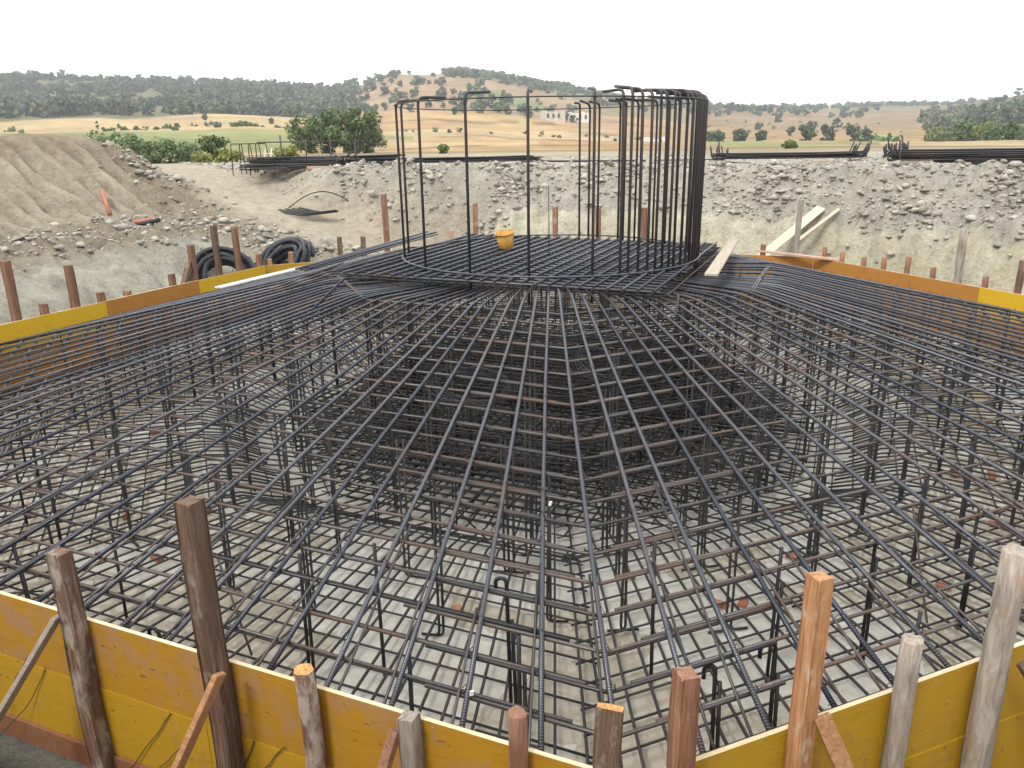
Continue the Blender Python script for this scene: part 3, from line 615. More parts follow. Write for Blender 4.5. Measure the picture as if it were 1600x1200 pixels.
# ================================================================== FAR HOUSES
def house(px, D, w, dp, h, mat, label, wins, name='stone_house', roof=False):
    az = math.atan((px - 800) / 1222 * .98); x_, y_ = D * math.sin(az), D * math.cos(az); z_ = fz(x_, y_)
    e = empty(name, (x_, y_, z_ - .3), -az + .25, label, 'house'); m = MB(); t = .6
    # front wall with openings: build as piers and lintels
    xs = [-w / 2] + [c for a, b in wins for c in (a, b)] + [w / 2]
    for i in range(0, len(xs), 2): m.box(xs[i], xs[i + 1], -dp / 2, -dp / 2 + t, -.5, h - .4 + (.5 if i % 4 == 0 else 0))
    m.box(-w / 2 + .01, w / 2 - .01, -dp / 2 + .01, -dp / 2 + t - .01, h * .72, h - .45); m.box(-w / 2 + .01, w / 2 - .01, -dp / 2 + .01, -dp / 2 + t - .01, -.5, h * .3)
    m.box(-w / 2, -w / 2 + t, -dp / 2 + t, dp / 2, -.5, h); m.box(w / 2 - t, w / 2, -dp / 2 + t, dp / 2, -.5, h - .7); m.box(-w / 2 + t, w / 2 - t, dp / 2 - t, dp / 2, -.5, h - .2)
    m.build('wall', M[mat], e)
    for a, b in wins: MB().box(a + .02, b - .02, -dp / 2 + .35, -dp / 2 + .42, h * .3 + .01, h * .72 - .01).build('window', M['dark'], e)
    MB().box(-w / 2 + t, w / 2 - t, -dp / 2 + t, dp / 2 - t, h * .8, h * .8 + .2).build('roof', M['stonewall' if not roof else 'brickbit'], e)
house(868, 420, 11, 8, 5.2, 'stonewall', 'ruined grey stone house with a row of dark windows on the field slope', [(-4, -2.8), (-1.2, 0), (1.6, 2.8)])
house(905, 432, 12, 8, 5.0, 'whitewall', 'paler ruined house beside the grey stone one on the field slope', [(-3.8, -2.6), (0, 1.2), (3, 4.2)])
house(1022, 225, 5.5, 4, 2.4, 'whitewall', 'small low white shed in the field seen through the hooked bars', [(-1.5, -.7), (1, 1.8)], 'field_shed', True)
house(962, 215, 1.8, 1.6, 2.2, 'stonewall', 'tiny dark stone hut standing alone in the pale field', [(-.4, .4)], 'field_hut')

# ================================================================== FORMWORK
def side_frame(k):
    a = R(SIDES[k]) + ROT; n = Vector((math.cos(a), math.sin(a), 0)); t = Vector((-n.y, n.x, 0)); return n, t
def side_pt(k, t, out, z):
    n, td = side_frame(k); p = Vector((CX, CY, 0)) + n * (AP + out) + td * t; return Vector((p.x, p.y, z))
def panel(parent, name, x0, x1, z0, z1, y0, y1, mat, ed='panel_edge'):
    m = MB(); cx_, cz_ = (x0 + x1) / 2, (z0 + z1) / 2; w, h = (x1 - x0) / 2, (z1 - z0) / 2
    m.box(-w, w, y0, y1, -h, h); o = m.build(name, M[mat], parent); o.location = (cx_, 0, cz_)
    o.data.materials.append(M[ed]); o.data.polygons[1].material_index = 1
    return o
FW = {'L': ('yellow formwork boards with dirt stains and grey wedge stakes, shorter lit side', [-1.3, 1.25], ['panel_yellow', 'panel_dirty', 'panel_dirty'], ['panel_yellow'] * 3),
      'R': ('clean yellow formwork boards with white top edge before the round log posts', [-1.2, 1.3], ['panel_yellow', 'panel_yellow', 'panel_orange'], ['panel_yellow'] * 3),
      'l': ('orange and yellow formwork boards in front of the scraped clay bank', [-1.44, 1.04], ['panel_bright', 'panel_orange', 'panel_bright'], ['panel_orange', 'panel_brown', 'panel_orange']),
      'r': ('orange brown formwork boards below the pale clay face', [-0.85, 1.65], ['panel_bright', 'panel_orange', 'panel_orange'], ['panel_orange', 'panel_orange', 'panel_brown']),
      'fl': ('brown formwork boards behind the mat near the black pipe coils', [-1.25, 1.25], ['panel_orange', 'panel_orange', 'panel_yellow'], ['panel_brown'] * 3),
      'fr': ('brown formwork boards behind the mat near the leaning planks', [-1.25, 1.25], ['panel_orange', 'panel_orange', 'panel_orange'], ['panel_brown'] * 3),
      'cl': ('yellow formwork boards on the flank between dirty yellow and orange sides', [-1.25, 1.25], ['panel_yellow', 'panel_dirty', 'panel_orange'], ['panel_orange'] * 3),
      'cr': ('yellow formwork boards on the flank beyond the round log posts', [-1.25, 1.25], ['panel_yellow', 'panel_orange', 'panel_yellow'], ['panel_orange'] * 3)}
FW['L'] = ('yellow formwork boards with pink dirt stains and thin wires hanging below', *FW['L'][1:])
HALF = AP * T225
for k, (lab, seams, ups, lows) in FW.items():
    n_, td = side_frame(k); p = Vector((CX, CY, 0)) + n_ * AP
    e = empty('formwork_side', p, math.atan2(td.y, td.x), lab, 'formwork')
    xs = [-HALF + .004] + seams + [HALF - .004]
    for i in range(3):
        panel(e, 'panel', xs[i] + .002, xs[i + 1] - .002, .67, 1.2 + random.uniform(-.006, .006), -.027, 0, ups[i])
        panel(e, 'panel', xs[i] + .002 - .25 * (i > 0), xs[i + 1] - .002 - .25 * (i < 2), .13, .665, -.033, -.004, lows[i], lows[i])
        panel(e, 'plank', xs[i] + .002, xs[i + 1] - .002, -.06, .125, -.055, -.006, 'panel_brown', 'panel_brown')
    if k == 'L':
        for j, t in enumerate([-1.35, -1.1, -.62, -.42, .72, .95, 1.38, 1.62, -1.8]):
            rr = random.Random(j); dx = -.55 if j != 6 else -.25
            pts = [(t + dx * s_ + rr.uniform(-.012, .012), -.04 - .02 * s_ - .35 * s_ ** 4 * (j < 4), .69 - .72 * s_ + .03 * math.sin(3 * s_ + j)) for s_ in np.linspace(0, 1, 9)]
            MB().tube(pts, .0035, 5).build('tie_wire', M['wire'], e)
# stakes ------------------------------------------------------------------
def stake_mesh(kind, w, h, mat, seed, top=None, buried=.35):
    rr = random.Random(seed); m = MB()
    n = 4 if kind == 'sq' else (12 if kind == 'rd' else 4)
    zs = [-buried] + [h * i / 7 for i in range(0, 8)]
    rings = []
    for zi, zz in enumerate(zs):
        ring = []
        if kind == 'rd':
            for q in range(n):
                a = 2 * math.pi * q / n; r = w / 2 * (1 + .07 * math.sin(3 * a + seed) + rr.uniform(-.035, .035)) * (1.06 - .1 * zz / max(h, .1)); ring.append((r * math.cos(a), r * math.sin(a), zz))
        else:
            hw = w / 2; hd = hw if kind == 'sq' else .0175; c = min(hw, hd) * .16
            for sx, sy in ((-1, -1), (1, -1), (1, 1), (-1, 1)):
                for q in (0, 1):
                    ax, ay = (sx * (hw - c), sy * hd) if (q == 0) == (sx * sy > 0) else (sx * hw, sy * (hd - c))
                    ring.append((ax + rr.uniform(-1, 1) * .025 * w, ay + rr.uniform(-1, 1) * .02 * w, zz))
        bx, by = .012 * math.sin(zi * 1.1 + seed), .01 * math.cos(zi * .9 + seed)
        if zi == len(zs) - 1:
            sl = rr.uniform(-.12, .12); ring = [(x * .97, y * .97, z + sl * x + rr.uniform(-.006, .006)) for x, y, z in ring]
        rings.append([(x + bx * w * 4, y + by * w * 4, z) for x, y, z in ring])
    n = len(rings[0]); vs = [p for r_ in rings for p in r_]; fs = []
    for i in range(len(rings) - 1):
        for q in range(n): fs.append((i * n + q, i * n + (q + 1) % n, (i + 1) * n + (q + 1) % n, (i + 1) * n + q))
    last = (len(rings) - 1) * n; c = Vector((0, 0, 0))
    for p in rings[-1]: c += Vector(p) / n
    vs.append((c.x, c.y, c.z + (.02 if top == 'hewn' else .004))); ci = len(vs) - 1; ntop = len(fs)
    for q in range(n): fs.append((last + q, last + (q + 1) % n, ci))
    m.add(vs, fs); me = m.mesh('wooden_stake', M[mat], kind == 'rd')
    me.materials.append(M['hewn'] if top == 'hewn' else M[mat])
    if kind == 'rd' or top == 'hewn':
        for i, pl in enumerate(me.polygons):
            if i >= ntop: pl.use_smooth = False; pl.material_index = 1
    return me
def stake(k, t, z, kind, w, mat, label, top=None, group=None, lean=(0, 0), base=0.0, out=None):
    n_, td = side_frame(k); o_ = (.034 + (w / 2 if kind != 'bd' else .018)) if out is None else out
    p = side_pt(k, t, o_, base); o = bpy.data.objects.new('wooden_stake', stake_mesh(kind, w, z - base, mat, random.randint(0, 9999), top)); link(o)
    o.location = p; o.rotation_euler = (R(lean[0]), R(lean[1]), math.atan2(td.y, td.x) + (random.uniform(-.12, .12) if kind != 'bd' else 0)); return tag(o, label, 'stake', group)
stake('L', .04, 1.72, 'sq', .115, 'wood_brown', 'brown weathered square stake carrying a grey sloping brace plank')
stake('L', 1.22, 2.28, 'sq', .125, 'wood_brown', 'tallest brown square stake standing far above the yellow boards')
stake('L', 1.88, 1.37, 'rd', .115, 'wood_brown', 'short dark round stake with a rough orange chopped top', 'hewn')
stake('L', 2.53, 1.26, 'sq', .10, 'wood_grey', 'short grey square stake barely topping the yellow boards')
stake('L', 3.14, 1.47, 'rd', .10, 'wood_red', 'short reddish rounded stake between the grey square stake and flat board stake')
stake('L', 3.60, 1.62, 'bd', .13, 'wood_brown', 'flat brown board stake with a bright orange sawn top', 'hewn')
stake('R', -3.49, 1.80, 'sq', .105, 'wood_red', 'reddish square stake with pointed top next to the flat board stake')
stake('R', -2.75, 2.12, 'sq', .10, 'wood_orange', 'tall orange brown square stake with a small brace at its foot')
stake('R', -2.06, 1.58, 'rd', .115, 'wood_grey', 'grey round log stake with a reddish sawn top')
stake('R', -1.38, 1.96, 'rd', .15, 'wood_grey', 'thick pale grey round log post, the widest of the stakes')
LBT = 'tall reddish stake behind the orange boards below the clay bank'; LBS = 'short reddish stake end just above the orange boards below the clay bank'
for t, z in [(2.82, 2.24), (1.63, 1.99), (-1.44, 1.98)]: stake('l', t, z, 'sq', .13, 'wood_red', LBT, group='tall stakes along the clay bank')
for t, z in [(2.28, 1.38), (1.05, 1.37), (.42, 1.29), (-.78, 1.44), (-3.61, 1.49), (3.4, 1.4)]: stake('l', t, z, 'sq', .12, 'wood_red', LBS, group='short stakes along the clay bank')
stake('l', -2.2, 2.34, 'sq', .12, 'wood_brown', 'dark brown tall stake standing before the black pipe coil')
stake('l', -2.87, 2.23, 'sq', .12, 'wood_red', 'greyish red tall stake in front of the pipe coil, second of the pair')
stake('l', -.9, 1.75, 'sq', .12, 'wood_brown', 'dark leaning stake beside the tall reddish one', lean=(0, -32), base=.8)
for t, z in [(3.58, 1.33), (3.05, 1.47)]: stake('fl', t, z, 'sq', .12, 'wood_orange', 'short orange stake end by the second pipe coil', group='stake ends by the second coil')
for t, z in [(1.8, 1.78), (1.19, 1.75)]: stake('fl', t, z, 'sq', .11, 'wood_brown', 'dark short stake standing at the foot of the ramp', group='stakes at the foot of the ramp')
stake('fl', .56, 2.81, 'sq', .14, 'wood_red', 'tall red brown stake at the ramp foot, by the hooked bar cage')
for t, z in [(-1.94, 2.46)]: stake('fl', t, z, 'sq', .12, 'wood_red', 'reddish stake seen behind the open part of the hooked bar cage')
stake('fl', -1.23, 1.78, 'sq', .14, 'wood_pink', 'pink block ended stake near the yellow bucket')
for t, z in [(3.15, 2.3), (1.91, 2.29), (.63, 2.32)]: stake('fr', t, z, 'sq', .13, 'wood_red', 'reddish stake against the pale bank seen between the hooked bars', group='stakes behind the hooked bars')
stake('fr', -2.48, 1.46, 'sq', .12, 'wood_red', 'short stake end at the lower end of the leaning planks')
stake('fr', -3.28, 2.59, 'sq', .13, 'wood_greyplank', 'tall grey post standing in front of the leaning planks')
for t, z in [(3.44, 1.48), (2.87, 1.43), (2.21, 1.39), (1.63, 1.45), (.98, 1.56), (.34, 1.41), (-.87, 1.41)]: stake('r', t, z, 'rd', .12, 'wood_red', 'short red topped stake along the orange boards below the pale clay face', group='short stakes below the pale clay face')
stake('r', -.25, 2.26, 'rd', .16, 'wood_grey', 'tall thick grey brown log post below the pale clay face')
stake('r', -1.55, 1.81, 'rd', .13, 'wood_brown', 'medium brown post beyond the tall log post at the clay face')
def beam(name, p0, p1, w, th, mat, label, cat='plank', group=None, roll=0):
    p0, p1 = Vector(p0), Vector(p1); d = p1 - p0; L = d.length; m = MB(); b = .004
    m.box(-L / 2, L / 2, -w / 2, w / 2, -th / 2, th / 2); o = m.build(name, M[mat]); o.location = (p0 + p1) / 2
    o.rotation_mode = 'QUATERNION'; q = d.to_track_quat('X', 'Z'); o.rotation_quaternion = q @ Matrix.Rotation(roll, 3, 'X').to_quaternion()
    bv = o.modifiers.new('bevel', 'BEVEL'); bv.width = .004; bv.segments = 1
    return tag(o, label, cat, group)
beam('brace_plank', side_pt('L', -.02, .14, 1.27), side_pt('L', -.62, .85, -.03), .11, .03, 'wood_greyplank', 'grey brace plank sloping from the brown stake to the ground', 'plank', roll=.5)
beam('brace_plank', side_pt('L', 1.36, .20, 1.27), side_pt('L', 1.02, .95, 0), .10, .035, 'wood_orange', 'orange edged brace plank leaning on the tallest stake', 'plank', roll=1.0)
beam('brace_plank', side_pt('L', 2.46, .12, 1.17), side_pt('L', 2.30, .8, 0), .06, .05, 'wood_red', 'narrow reddish brace beside the short grey square stake', 'plank')
beam('brace_plank', side_pt('R', -2.68, .13, 1.32), side_pt('R', -2.35, .85, 0), .09, .04, 'wood_orange', 'light orange brace plank at the foot of the orange brown stake', 'plank', roll=.8)
beam('brace_plank', side_pt('R', -1.28, .20, 1.28), side_pt('R', -.9, .95, .2), .09, .04, 'wood_brown', 'dark brace plank beside the thick grey log post', 'plank', roll=.6)
beam('leaning_plank', (6.45, 20.40, 1.0), (8.35, 21.33, 2.25), .27, .03, 'wood_pale', 'wide pinkish plank leaning against the pale clay face', roll=.35)
beam('leaning_plank', (7.55, 20.62, 1.48), (8.75, 21.14, 2.22), .11, .03, 'wood_pale', 'narrow plank leaning beside the wide pinkish plank', roll=.2)
beam('laid_plank', side_pt('fr', -2.3, .12, 1.30), side_pt('fr', -4.35, -.45, 1.22), .14, .05, 'wood_pink', 'pinkish plank lying along the top of the far boards')
beam('laid_plank', (-5.72, 15.2, 1.44), (-4.28, 18.5, 1.44), .20, .03, 'pale_metal', 'whitish board lying along the mat beside the orange boards')
beam('plank_walkway', (2.62, 10.15, 2.405), (3.86, 13.6, 2.405), .17, .035, 'wood_pale', 'pale clean plank lying on the flat bars next to the hooked bar cage')

# ================================================================== REINFORCEMENT
cage = empty('rebar_mat', (CX, CY, 0), ROT, 'huge octagonal steel rebar mat sloping down from a flat centre to the formwork', 'rebar')
def bar(name, pts, r, mat, parent=cage, n=7): return MB().tube(pts, r, n).build(name, M[mat], parent, True)
for i in range(128):
    ang = -90 + 2.8125 * i + random.uniform(-.22, .22); a = R(ang); dl_ = ((ang - 22.5 + 22.5 + 720) % 45) - 22.5
    cd_ = math.cos(R(dl_)); dist = abs(((ang + 90 + 180) % 360) - 180)
    rb = 3.05 + .5 * min(1, dist / 50.0) + random.uniform(-.05, .05)
    zf_ = zmat(rb * cd_) + .0; r1 = (8.80 + random.uniform(-.10, .06)) / cd_; r0 = 1.2 if i % 2 else 2.1
    lat = random.uniform(-.02, .02); sag = random.uniform(-.012, .006)
    def P(r, z, l=0.0): return (math.cos(a) * r - math.sin(a) * l, math.sin(a) * r + math.cos(a) * l, z)
    b0, b1 = rb - .16, rb + .16; z1 = zmat(b1 * cd_)
    pts = [P(r0, zf_), P(b0, zf_)] + [P(b0 + .32 * s_, (1 - s_) ** 2 * zf_ + 2 * s_ * (1 - s_) * zf_ + s_ ** 2 * z1) for s_ in (.25, .5, .75)] + [P(b1, z1)]
    pts += [P(b1 + (r1 - b1) * s_, zmat((b1 + (r1 - b1) * s_) * cd_) + sag * math.sin(math.pi * s_), lat * math.sin(math.pi * s_)) for s_ in (.33, .66, 1)]
    bar('radial_bar', pts, .0185, 'steel')
    # lapped thinner edge bar beside it
    rs = (6.9 + random.uniform(-.5, .7)) / cd_ if i % 3 else (7.6 + random.uniform(-.3, .3)) / cd_
    re = (8.84 + random.uniform(-.12, .03)) / cd_; l = random.choice((-1, 1)) * random.uniform(.035, .09)
    bar('edge_bar', [P(rs, zmat(rs * cd_) - .012 , l * .8), P((rs + re) / 2, zmat((rs + re) / 2 * cd_) - .004, l), P(re, zmat(re * cd_) - .012, l * 1.25)], .010, 'steel2', n=6)
    # lower mat radial
    rr_ = [8.75 / cd_, 7.0, 6.0, 5.6, 5.2, 4.8, 4.3, 2.2 if i % 2 else 3.6]
    off = random.uniform(-.03, .03) + .09
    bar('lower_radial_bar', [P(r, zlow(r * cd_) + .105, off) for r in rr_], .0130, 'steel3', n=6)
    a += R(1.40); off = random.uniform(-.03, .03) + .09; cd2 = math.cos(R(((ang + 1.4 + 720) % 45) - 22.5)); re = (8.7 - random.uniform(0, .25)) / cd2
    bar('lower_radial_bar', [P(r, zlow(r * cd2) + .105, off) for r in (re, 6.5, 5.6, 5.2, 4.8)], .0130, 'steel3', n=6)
na_ = [3.28 + .271 * j for j in range(21)]
for j, av in enumerate(na_):
    z = zmat(av) - .0185 - .0135; ln = av * T225 - random.uniform(.1, .35)
    sm = MB().tube([(av, -ln, z), (av, 0, z), (av, ln, z)], .0135, 7).mesh('ring_bar', M['steel2'], True)
    leg = random.uniform(1.05, 1.5); P0 = ((av + .030) / math.cos(R(22.5)), 0); s5, c5 = math.sin(R(22.5)), math.cos(R(22.5))
    lm = MB().tube(fillet([(P0[0] - leg * s5, -leg * c5, z), (P0[0], 0, z), (P0[0] - leg * s5, leg * c5, z)], .05, 3), .0135, 7).mesh('corner_bar', M['steel2'], True)
    for k in range(8):
        inst('ring_bar', sm, cage, (0, 0, random.uniform(-.003, .002)), (0, 0, R(22.5 + 45 * k) + random.uniform(-.0025, .0025)))
        inst('corner_bar', lm, cage, (0, 0, random.uniform(-.003, .002)), (0, 0, R(45 * k) + random.uniform(-.004, .004)))
tw = MB()
for av in na_:                                                 # twisted tie wires at the crossings of the top mat
    for i in range(128):
        if random.random() < .4: continue
        ang = -90 + 2.8125 * i; dl_ = ((ang + 720) % 45) - 22.5; r = av / math.cos(R(dl_)); a = R(ang); z = zmat(av) - .012; ca, sa = math.cos(a), math.sin(a); w = .026
        if r < 3.7: continue
        p = [(-w, -w, -.012), (-w * .2, 0, .033), (w, w, -.01), (w * 1.3, w * .6 + random.uniform(-.02, .02), .012 + random.uniform(-.01, .05))]
        tw.tube([(ca * (r + x_) - sa * y_, sa * (r + x_) + ca * y_, z + q) for x_, y_, q in p], .0034, 4, False)
o = tw.build('tie_wires', M['wire'], cage); o['kind'] = 'stuff'
low = MB()
for j in range(28):
    av = 8.72 - .245 * j; z = zlow(av) + .083; ln = av * T225 + .1
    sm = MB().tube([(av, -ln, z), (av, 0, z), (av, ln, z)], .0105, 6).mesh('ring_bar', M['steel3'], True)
    for k in range(8):
        if k in (4, 5, 6, 7): inst('ring_bar', sm, cage, (0, 0, (k % 2) * .003), (0, 0, R(22.5 + 45 * k)))
        else:
            ca, sa = math.cos(R(22.5 + 45 * k)), math.sin(R(22.5 + 45 * k))
            low.tube([(av * ca + ln * sa, av * sa - ln * ca, z + .003 * (k % 2)), (av * ca - ln * sa, av * sa + ln * ca, z + .003 * (k % 2))], .0105, 6)
o = low.build('lower_ring_bars', M['steel3'], cage, True); o['kind'] = 'stuff'
# two way flat grid over the centre (plateau), square to the octagon sides
Q = R(-22.5); ux, uy = math.cos(Q), math.sin(Q); wx, wy = -uy, ux
ga = MB().tube([(0, -2.42, 0), (0, 0, 0), (0, 2.42, 0)], .0170, 7).mesh('grid_bar', M['steel'], True)
gb = MB().tube([(-2.40, 0, 0), (0, 0, 0), (2.40, 0, 0)], .0170, 7).mesh('grid_bar', M['steel'], True)
for j in range(25):
    s_ = -2.36 + .1967 * j + random.uniform(-.012, .012)
    sh_ = random.uniform(-.05, .05)
    inst('grid_bar', ga, cage, (ux * s_ + wx * sh_ - .1, uy * s_ + wy * sh_ - .1, 2.345), (0, 0, Q + random.uniform(-.004, .004)))
    inst('grid_bar', gb, cage, (wx * s_ + ux * sh_ - .1, wy * s_ + uy * sh_ - .1, 2.311), (0, 0, Q + random.uniform(-.004, .004)))
stf = MB()
for j in range(25):                                            # second pair of layers beneath
    s_ = -2.3 + .1967 * j
    for (ax, ay, bx_, by_, z) in ((ux, uy, wx, wy, 2.255), (wx, wy, ux, uy, 2.225)):
        stf.tube([(ax * s_ - bx_ * 2.35, ay * s_ - by_ * 2.35, z), (ax * s_ + bx_ * 2.35, ay * s_ + by_ * 2.35, z)], .013, 6)
# dense grid over the sunk centre
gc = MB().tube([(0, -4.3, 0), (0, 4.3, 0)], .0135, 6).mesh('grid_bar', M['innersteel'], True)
for j in range(48):
    s_ = -4.2 + .1787 * j; L_ = (math.sqrt(max(.2, 4.45 ** 2 - s_ * s_)) - random.uniform(0, .7)) / 4.3
    for z, q in ((-.33, 0.), (-.305, math.pi / 2)):
        inst('grid_bar', gc, cage, (math.cos(Q + q) * s_, math.sin(Q + q) * s_, z), (0, 0, Q + q), (1, min(1, L_), 1))
    if True:
        for z, q, RL in ((-.12, 0., 4.1), (-.095, math.pi / 2, 4.1), (.16, 0., 3.5), (.185, math.pi / 2, 3.5), (.5, .0, 3.0), (.525, math.pi / 2, 3.0), (.9, 0., 2.6), (.925, math.pi / 2, 2.6)):
            if abs(s_) > RL - .1: continue
            L2 = math.sqrt(RL * RL - s_ * s_) * random.uniform(.8, 1.06); ca, sa = math.cos(Q + q), math.sin(Q + q)
            stf.tube([(ca * s_ + sa * L2, sa * s_ - ca * L2, z), (ca * s_ - sa * L2, sa * s_ + ca * L2, z)], .0115, 6)
o = stf.build('inner_grid_bars', M['innersteel'], cage, True); o['kind'] = 'stuff'
def octpts(av, z, ph=0): return [(av / math.cos(R(22.5)) * math.cos(R(45 * k + ph)), av / math.cos(R(22.5)) * math.sin(R(45 * k + ph)), z) for k in range(9)]
for av, zs in ((2.8, np.arange(-.1, 2.0, .19)), (3.3, np.arange(-.1, 1.85, .3)), (3.9, np.arange(-.1, .8, .4))):
    for z in zs: MB().tube(fillet(octpts(av + random.uniform(-.03, .03), float(z)), .1, 2), .0115, 6).build('hoop_bar', M['innersteel'], cage, True)
vb = MB().tube([(0, 0, -.4), (0, 0, 2.2)], .013, 6).mesh('vertical_bar', M['darksteel'], True)
for k in range(64):
    a = R(360 / 64 * k + random.uniform(-1, 1)); rr_ = 2.336 if k % 2 else 3.0; inst('vertical_bar', vb, cage, (rr_ * math.cos(a), rr_ * math.sin(a), 0 if rr_ < 2.5 else -.02))
# supports between the mats
def support(ang, r, kind):
    a = R(ang); x_, y_ = r * math.cos(a), r * math.sin(a); av = apo(x_, y_); z0 = zlow(av) + .02; z1 = zmat(av) - .04; m = MB(); tx, ty = -math.sin(a), math.cos(a)
    if kind == 'bundle':
        for q in range(random.choice((2, 2, 3))):
            ox = (q - 1) * random.uniform(.03, .05); f = random.choice((-1, 1)) * .16; lx, ly = random.uniform(-.02, .02), random.uniform(-.02, .02)
            m.tube(fillet([(x_ + tx * (ox + f), y_ + ty * (ox + f), z0 + .012), (x_ + tx * ox, y_ + ty * ox, z0 + .012), (x_ + tx * ox + lx, y_ + ty * ox + ly, z1 + random.uniform(-.03, .02))], .05, 3), .0125, 6)
    else:
        s_ = random.choice((-1, 1)); w = random.uniform(.07, .11); top = z1 + random.uniform(-.02, .05); lx, ly = random.uniform(-.03, .03), random.uniform(-.03, .03)
        hk = [(x_ + tx * s_ * w * (1 - math.cos(q)) / 2 + lx, y_ + ty * s_ * w * (1 - math.cos(q)) / 2 + ly, top - w / 2 + w / 2 * math.sin(q)) for q in np.linspace(0, math.pi * .95, 7)]
        hk.append((hk[-1][0], hk[-1][1], hk[-1][2] - .06))
        m.tube([(x_, y_, z0)] + (hk if random.random() < .4 else [(x_ + lx, y_ + ly, top)]), .0150, 6)
        if random.random() < .6: m.tube([(x_ + tx * .04, y_ + ty * .04, z0), (x_ + tx * .035 + lx, y_ + ty * .035 + ly, top - random.uniform(.1, .4))], .0145, 6)
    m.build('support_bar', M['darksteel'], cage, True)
for r, n, kind in ((4.35, 30, 'bundle'), (5.15, 34, 'bundle'), (6.0, 40, 'bundle'), (6.85, 46, 'bundle'), (7.7, 50, 'hook'), (8.5, 56, 'hook')):
    for k in range(n): support(-90 + 360 / n * (k + .5) + random.uniform(-2.0, 2.0), r + random.uniform(-.16, .16), kind)
# loose bars lying among and on the mats
def frame_inv(p): return ROOTM.inverted() @ Vector(p)
lb = [frame_inv(p) for p in ((-2.61, 10.27, 2.05), (-2.44, 11.5, 2.215), (2.14, 9.82, 2.225), (1.95, 9.1, 2.08))]
bar('loose_bar', fillet(lb, .12, 4), .0165, 'steel')
for j in range(7):
    o_ = -.05 * j; p0 = Vector((-3.08 + o_ * .9, 12.25 - .1 * (j % 3), 2.245 + .03 * (j % 2))); p1 = Vector((-1.5 + o_ * .9, 16.45 + .12 * (j % 3), 2.265 + .03 * (j % 2)))
    bar('loose_bar', [frame_inv(p0), frame_inv(p1)], .0165, 'steel')
for j in range(3): bar('loose_bar', [frame_inv((-3.5 + .1 * j, 11.35 - .06 * j, 2.10)), frame_inv((-2.75 + .16 * j, 12.9 - .1 * j, 2.23))], .014, 'steel2')
for j in range(26):
    a = rng.uniform(0, 6.28); r = rng.uniform(4.2, 8.2); h = rng.uniform(.15, .8) * (zmat(r) - .2); q = rng.uniform(0, 6.28); L_ = rng.uniform(.5, 1.3); x_, y_ = r * math.cos(a), r * math.sin(a)
    if apo(x_ + math.cos(q) * L_, y_ + math.sin(q) * L_) > 8.6: continue
    bar('loose_bar', [(x_, y_, .12 + (zlow(apo(x_, y_)))), (x_ + math.cos(q) * L_ * .8, y_ + math.sin(q) * L_ * .8, .12 + h)], .010, 'steel2', n=6)
# coils of tie wire lying on the inner grid
def wire_coil(loc, rad, n, label, tilt):
    m = MB(); rr = random.Random(n)
    for k in range(n):
        ph = rr.uniform(0, 6); ro = rad * rr.uniform(.85, 1.1); dz = rr.uniform(-.05, .05); sx = rr.uniform(.9, 1.1)
        m.tube([(ro * sx * math.cos(t + ph), ro * math.sin(t + ph), dz + .03 * math.sin(2 * t + k)) for t in np.linspace(0, 5.9, 22)], .006, 5)
    o = m.build('wire_coil', M['pale_metal' if False else 'steel'], None, True); o.location = loc; o.rotation_euler = tilt; tag(o, label, 'wire')
wire_coil((1.15, 9.95, 1.28), .30, 10, 'loose coil of grey tie wire under the sloping bars by the corner crease', (.5, .2, .3))
wire_coil((-.55, 10.1, .98), .55, 9, 'wider loose coil of dark wire under the sloping bars', (.12, .1, .1))

# hooked bar cage standing on the plateau
hk = empty('hooked_bar_cage', (CX, CY, 0), 0, 'standing ring of tall hooked steel bars, dense on one flank and open on the other', 'rebar')
angs = [182, 172.5, 217, 239.2, 260.2, 281.2, 73.3, 69.0, 64.7] + [-69, -66, -62, -58, -54.5, -51, -47.5, -44.5, -40, -36, -32.5, -29, -25.5, -22, -18, -13, -8, -3, 3, 9, 15, 21, 28, 35.6, 43, 46, 52, 54.5]
for g_ in angs:
    a = R(g_); c, s_ = math.cos(a), math.sin(a); top = 4.715 + random.uniform(-.02, .02); L_ = random.uniform(.40, .52); yw = a + math.pi + random.uniform(-.16, .16); tp = random.uniform(-.01, .05)
    lx, ly = random.uniform(-.012, .012), random.uniform(-.012, .012)
    x_, y_ = 2.336 * c, 2.336 * s_
    pts = fillet([(x_, y_, 2.0), (x_ + lx, y_ + ly, top), (x_ + lx + math.cos(yw) * L_, y_ + ly + math.sin(yw) * L_, top + tp)], .11, 5)
    MB().tube(pts, .0195, 8).build('hooked_bar', M['cagesteel'], hk, True)
def hoop(r, z, rad, wob=.006): return [( (r + wob * math.sin(5 * t)) * math.cos(t), (r + wob * math.cos(3 * t)) * math.sin(t), z + wob * math.sin(2 * t)) for t in np.linspace(0, 2 * math.pi, 73)]
MB().tube(hoop(2.365, 4.635, 0), .009, 6).build('hoop', M['cagesteel'], hk, True)
MB().tube(hoop(2.365, 2.375, 0), .014, 7).build('hoop', M['steel'], hk, True)

